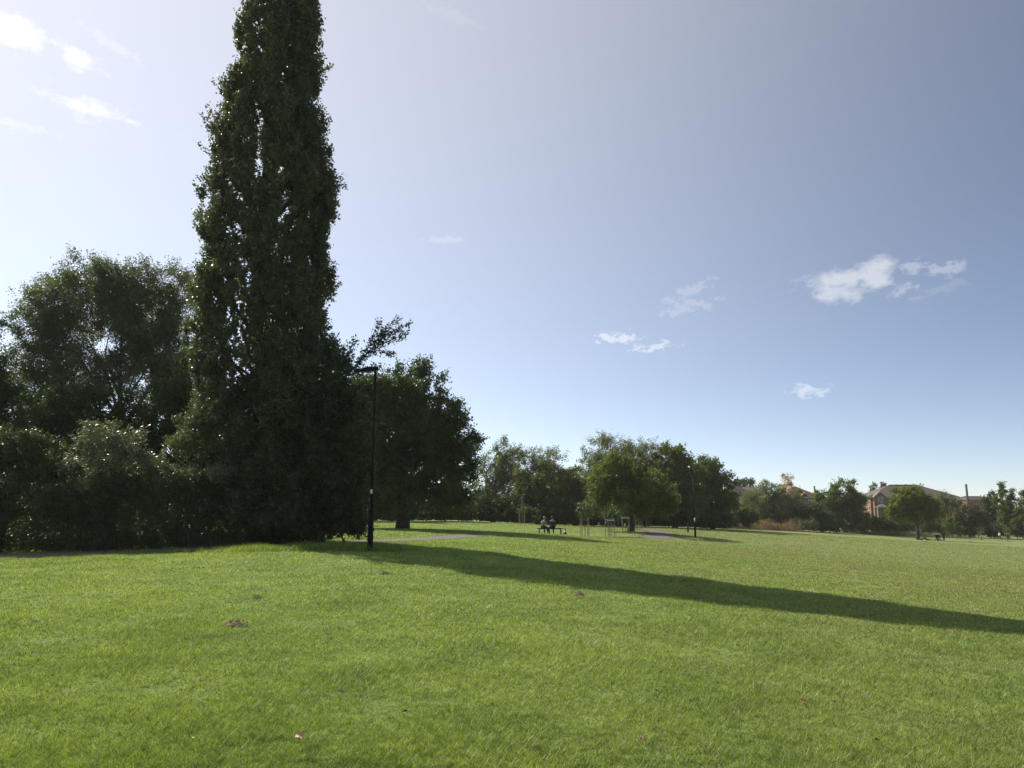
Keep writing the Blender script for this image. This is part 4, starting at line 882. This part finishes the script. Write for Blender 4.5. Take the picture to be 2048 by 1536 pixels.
# main brick house
D = 200; b = loc_house(1812, D); ho = empty('brick_house', b, R(-6)); tag(ho, 'two storey orange brick house with a big brown hipped roof, white porch and gable', 'house')
ev = zat(1812, 994, D)-b.z; rg = zat(1812, 970, D)-b.z; wdt = 170*D/F
MB().box((0,0,ev/2-1), (wdt-1.6,11,ev+2)).build('wall', M['brick'], ho)
vs, fs = hip_roof(wdt-1.4, 11, ev, rg-ev, .5, .34); rf = MB().poly(vs, fs).build('roof', M['tile_brown'], ho)
MB().box((0,0,rg-ev+ev+.03), ((wdt-1.4)*.34,.3,.16)).build('ridge', M['tile_dark'], rf)
MB().box((0,-6.02,ev-.16), (wdt-.7,.1,.2)).build('gutter', M['white'], ho)
gx0 = (1748-1812)*D/F; gw = 2.9; gy = -6.6
g1 = MB(); g1.box((gx0,gy+.8,ev/2-1), (gw,1.8,ev+2)); gt = zat(1748,986,D)-b.z+.2
g1.poly([(gx0-gw/2,gy-.1,ev+0.001),(gx0+gw/2,gy-.1,ev+.001),(gx0,gy-.1,gt),(gx0-gw/2,gy+2,ev+.001),(gx0+gw/2,gy+2,ev+.001),(gx0,gy+2,gt)], [(0,1,2),(3,5,4)])
g1.build('gable_bay', M['brick'], ho)
MB().poly([(gx0-gw/2-.3,gy-.35,ev-.15),(gx0,gy-.35,gt+.18),(gx0+gw/2+.3,gy-.35,ev-.15),(gx0-gw/2-.3,gy+4,ev-.15),(gx0,gy+4,gt+.18),(gx0+gw/2+.3,gy+4,ev-.15)], [(0,1,4,3),(1,2,5,4)]).build('gable_roof', M['tile_brown'], ho)
mb = MB(); mb.tube([(gx0-gw/2-.3,gy-.36,ev-.2),(gx0,gy-.36,gt+.1)], [.1,.1], 4); mb.tube([(gx0+gw/2+.3,gy-.36,ev-.2),(gx0,gy-.36,gt+.1)], [.1,.1], 4); mb.build('bargeboard', M['white'], ho)
window(ho, gx0+.1, gy-.14, ev-.75, 1.05, 1.1); window(ho, gx0+3.6, -5.55, ev-.75, 1.2, 1.1); window(ho, gx0+7.5, -5.55, ev-.75, 1.2, 1.1); window(ho, gx0+3.6, -5.55, ev-3.3, 1.3, 1.3)
window(ho, gx0+12, -5.55, ev-.75, 1.2, 1.1); window(ho, gx0+12, -5.55, ev-3.3, 1.5, 1.2)
pg = MB(); pz = ev-2.7; px0 = gx0-.1; pg.poly([(px0-1.5,gy-2,pz),(px0+1.5,gy-2,pz),(px0,gy-2,pz+.95),(px0-1.5,gy-.12,pz),(px0+1.5,gy-.12,pz),(px0,gy-.12,pz+.95)], [(0,1,2),(0,2,5,3),(1,4,5,2),(0,3,4,1)])
po = pg.build('porch_roof', M['tile_brown'], ho); pf = MB(); pf.poly([(px0-1.4,gy-2.04,pz+.02),(px0+1.4,gy-2.04,pz+.02),(px0,gy-2.04,pz+.86),(px0-1.4,gy-2.01,pz+.02),(px0+1.4,gy-2.01,pz+.02),(px0,gy-2.01,pz+.86)], [(0,1,2),(3,5,4),(0,3,4,1),(1,4,5,2),(2,5,3,0)])
pf.build('porch_front', M['white'], po)
for s in (-1.3, 1.3): MB().box((px0+s, gy-1.9, pz/2-.5), (.14,.14,pz+1)).build('porch_post', M['white'], ho)
MB().box((px0, gy-.14, 1.0), (1.0,.06,2.1)).build('door', M['white'], ho)
MB().box((-3.2,-3.2,ev+(rg-ev)*.55+.02), (2.4,.9,.1)).build('roof_panel', M['glass'], ho)
# red roofed house
D = 195; b = loc_house(1592, D); ho = empty('brick_house', b, R(8)); tag(ho, 'house with a hipped orange red tiled roof showing above the bushes', 'house')
ev = zat(1592, 994, D)-b.z; rg = zat(1592, 973, D)-b.z; MB().box((0,0,ev/2-1), (8.6,8,ev+2)).build('wall', M['brick'], ho)
vs, fs = hip_roof(8.6, 8, ev, rg-ev, .5, .12); MB().poly(vs, fs).build('roof', M['tile_red'], ho); MB().box((0,-4.5,ev-.14), (9.4,.1,.16)).build('gutter', M['white'], ho)
window(ho, -2, -4.03, ev-1.3, 1.2, 1.2); window(ho, 2, -4.03, ev-1.3, 1.2, 1.2)
g1 = MB(); gz = ev+.0; g1.poly([(-.9,-4.6,gz),(1.3,-4.6,gz),(.2,-4.6,gz+1.0),(-.9,-2,gz),(1.3,-2,gz),(.2,-2,gz+1.0)], [(0,1,2),(0,2,5,3),(1,4,5,2)]); g1.build('dormer', M['tile_red'], ho)
mb = MB(); mb.tube([(-1.0,-4.66,gz-.05),(.2,-4.66,gz+1.05)], [.07,.07], 4); mb.tube([(1.4,-4.66,gz-.05),(.2,-4.66,gz+1.05)], [.07,.07], 4); mb.build('bargeboard', M['white'], ho)
# garage wing
b = loc_house(1552, 196); ho = empty('outbuilding', b, R(4)); tag(ho, 'low brick outbuilding attached to the left of the red roofed house', 'building'); ev = zat(1552, 996, 196)-b.z
MB().box((0,0,ev/2-1), (5,6,ev+2)).build('wall', M['brick'], ho); vs, fs = hip_roof(5, 6, ev, .5, .3, .5); MB().poly(vs, fs).build('roof', M['tile_dark'], ho)
# dark roofed house at left
D = 188; b = loc_house(1472, D); ho = empty('house', b, R(-5)); tag(ho, 'house with a dark roof and pale upper wall half hidden by the far trees', 'house')
ev = zat(1472, 990, D)-b.z; rg = zat(1472, 970, D)-b.z; MB().box((0,0,ev/2-1), (7.6,7,ev+2)).build('wall', M['brickdark'], ho)
vs, fs = hip_roof(7.6, 7, ev, rg-ev, .5, .1); MB().poly(vs, fs).build('roof', M['tile_dark'], ho); MB().box((1.2,-3.56,ev-1.2), (2.0,.1,1.8)).build('pale_panel', M['render'], ho); window(ho, 2.4, -3.55, ev-1.2, .9, 1.1)
b = loc_house(1500, 205); ho = empty('house', b, R(3)); tag(ho, 'low pale roofed house behind the dark roof', 'house'); ev = zat(1500, 982, 205)-b.z; rg = zat(1500, 974, 205)-b.z
MB().box((0,0,ev/2-1), (4.6,6,ev+2)).build('wall', M['render'], ho); vs, fs = hip_roof(4.6, 6, ev, rg-ev, .3, .6); MB().poly(vs, fs).build('roof', M['tile_brown'], ho)
# far roofs by the tall chimney
for (px, D, w, t, e_, lab) in ((1948, 330, 9, 992, 1000, 'distant long dark roofed house right of the tall brick chimney'), (1926, 340, 6, 994, 1001, 'distant small roof left of the tall brick chimney'), (1972, 350, 7, 993, 1001, 'distant roof below the dark tree right of the chimney')):
    b = loc_house(px, D); ho = empty('house', b, R(5)); tag(ho, lab, 'house', 'distant houses'); ev = zat(px, e_, D)-b.z; rg = zat(px, t, D)-b.z
    MB().box((0,0,ev/2-1), (w,8,ev+2)).build('wall', M['brickdark'], ho); vs, fs = hip_roof(w, 8, ev, rg-ev, .4, .75); MB().poly(vs, fs).build('roof', M['tile_dark'], ho)
def chimney(px, ytop, D, w, mat, label, cap=.25):
    b = loc_house(px, D); o = empty('chimney', b); tag(o, label, 'chimney'); t = zat(px, ytop, D)-b.z
    MB().tube([(0,0,-1),(0,0,t)], [w*.62,w*.5], 12).build('stack', M[mat], o, smooth=True); MB().tube([(0,0,t-.1),(0,0,t+cap)], [w*.6,w*.6], 12).build('cap', M['tile_dark'], o)
chimney(1939, 970, 290, .72, 'stack_brick', 'tall slim brick chimney standing against the sky at the right')
chimney(2009, 973, 300, .9, 'render', 'pale chimney behind the top of the spiky tree')
chimney(1633, 974, 205, .35, 'tile_dark', 'thin dark flue between the red roof and the rounded tree')

# ------------------------------------------------------------------ the air
hz = MB().box((0, 12, 22), (3060, 3060, 64)).build('haze', M['glass']); hz.data.materials.clear(); tag(hz, kind='stuff')
hm, n, l = mat_new('haze_air'); pv = n.new('ShaderNodeVolumePrincipled'); pv.inputs['Color'].default_value = (1, .95, .86, 1); pv.inputs['Density'].default_value = .00020; pv.inputs['Anisotropy'].default_value = .2
o_ = n.new('ShaderNodeOutputMaterial'); l.new(pv.outputs[0], o_.inputs['Volume']); hz.data.materials.append(hm); hz.display_type = 'WIRE'
# ------------------------------------------------------------------ small things on the lawn
def dead_leaf(px, py, mat, s, lab, tilt=25):
    s *= .7 if mat == 'leaf_brown' else 1; b = P(px, py); n = 10; vs = [(0,0,0)]; q = random.Random(int(px))
    for k in range(n):
        a = 2*math.pi*k/n; r = s*(.5+.18*math.cos(2*a))*q.uniform(.8, 1.15); vs.append((r*math.cos(a), r*math.sin(a), .25*s*math.sin(a)**2+q.uniform(-.05,.05)*s))
    vs += [(s*.95, 0, .01)]; fs = [(0, 1+k, 1+(k+1) % n) for k in range(n)]
    o = MB().poly(vs, fs).build('fallen_leaf', M[mat]); o.location = b+Vector((0,0,.035)); o.rotation_euler = (R(tilt), R(q.uniform(-20,20)), R(q.uniform(0,360))); m = o.modifiers.new('t','SOLIDIFY'); m.thickness = .001
    tag(o, lab, 'leaf', 'fallen leaves on the lawn')
for a in [(599,1481,'leaf_pink',.062,'large pale pink fallen leaf standing on edge in the near grass, left of centre',60),(1073,1507,'leaf_pink',.055,'pinkish fallen leaf lying in the nearest grass near the middle',35),
          (332,1467,'leaf_orange',.04,'small orange red fallen leaf at the near left, beside the yellow leaf',35),(383,1485,'leaf_yellow',.04,'small yellow fallen leaf at the near left',30),
          (682,1390,'leaf_pink',.045,'small pale leaf standing in the grass above the large pink leaf',60),(1607,1410,'leaf_orange',.04,'small orange leaf on the near right grass',25),
          (1668,1412,'leaf_brown',.05,'dark brown leaf on the near right grass beside the orange leaf',25),(1315,1390,'leaf_brown',.055,'dark curled leaf in the grass right of centre',45),
          (1485,1286,'leaf_white',.06,'white scrap on the grass at the right',40),(1341,1262,'leaf_white',.045,'small white scrap on the grass right of centre',30),(1475,1297,'leaf_brown',.05,'brown leaf next to the white scrap',40),
          (1285,1486,'leaf_brown',.05,'dark brown leaf low in the nearest grass right of the pinkish leaf',30),(1755,1490,'leaf_brown',.05,'dark leaf in the nearest grass at the far right',30),(1322,1352,'leaf_brown',.04,'tiny dark leaf in the grass right of the middle',30),
          (810,1432,'leaf_brown',.045,'tiny dark leaf in the grass between the two pink leaves',30),(127,1473,'leaf_yellow',.025,'tiny pale leaf at the near left corner',30)]: dead_leaf(*a)
def molehill(px, py, rx, hz, lab):
    b = P(px, py); n = 18; m = 7; vs = []; fs = []; q = random.Random(int(px))
    for i in range(m):
        for k in range(n):
            a = 2*math.pi*k/n; r = rx*(1-i/(m-1))*(1+.12*math.sin(3*a+px))*q.uniform(.92, 1.08); vs.append((r*math.cos(a), r*.7*math.sin(a), hz*math.sin(i/(m-1)*math.pi/2)*q.uniform(.85, 1.12)-.015))
    for i in range(m-1):
        for k in range(n): fs.append((i*n+k, i*n+(k+1) % n, (i+1)*n+(k+1) % n, (i+1)*n+k))
    for k in range(26):
        a = q.uniform(0, 6.28); r = rx*q.uniform(.1, 1.25); s = q.uniform(.006, .018); z = hz*max(0, math.cos(min(1, r/rx)*1.5))
        c = (r*math.cos(a), r*.7*math.sin(a), z+.003); j = len(vs); vs += [(c[0]-s, c[1], c[2]), (c[0]+s*.5, c[1]-s, c[2]), (c[0]+s*.5, c[1]+s, c[2]), (c[0], c[1], c[2]+s*1.3)]; fs += [(j,j+1,j+3),(j+1,j+2,j+3),(j+2,j,j+3),(j,j+2,j+1)]
    o = MB().poly(vs, fs).build('molehill', M['earth']); o.location = b+Vector((0,0,.03)); tag(o, lab, 'molehill', 'molehills on the lawn')
molehill(475, 1253, .17, .055, 'larger bare brown molehill on the lawn at the left'); molehill(1158, 1191, .13, .04, 'small molehill on the lawn just below the tree shadow'); molehill(768, 1148, .14, .035, 'small flat molehill on the lawn below the near lamp post')
molehill(513, 1197, .09, .03, 'tiny molehill on the lawn at the left, beyond the larger one'); molehill(1941, 1083, .4, .12, 'brown molehill between the picnic group and the stakes at the right')
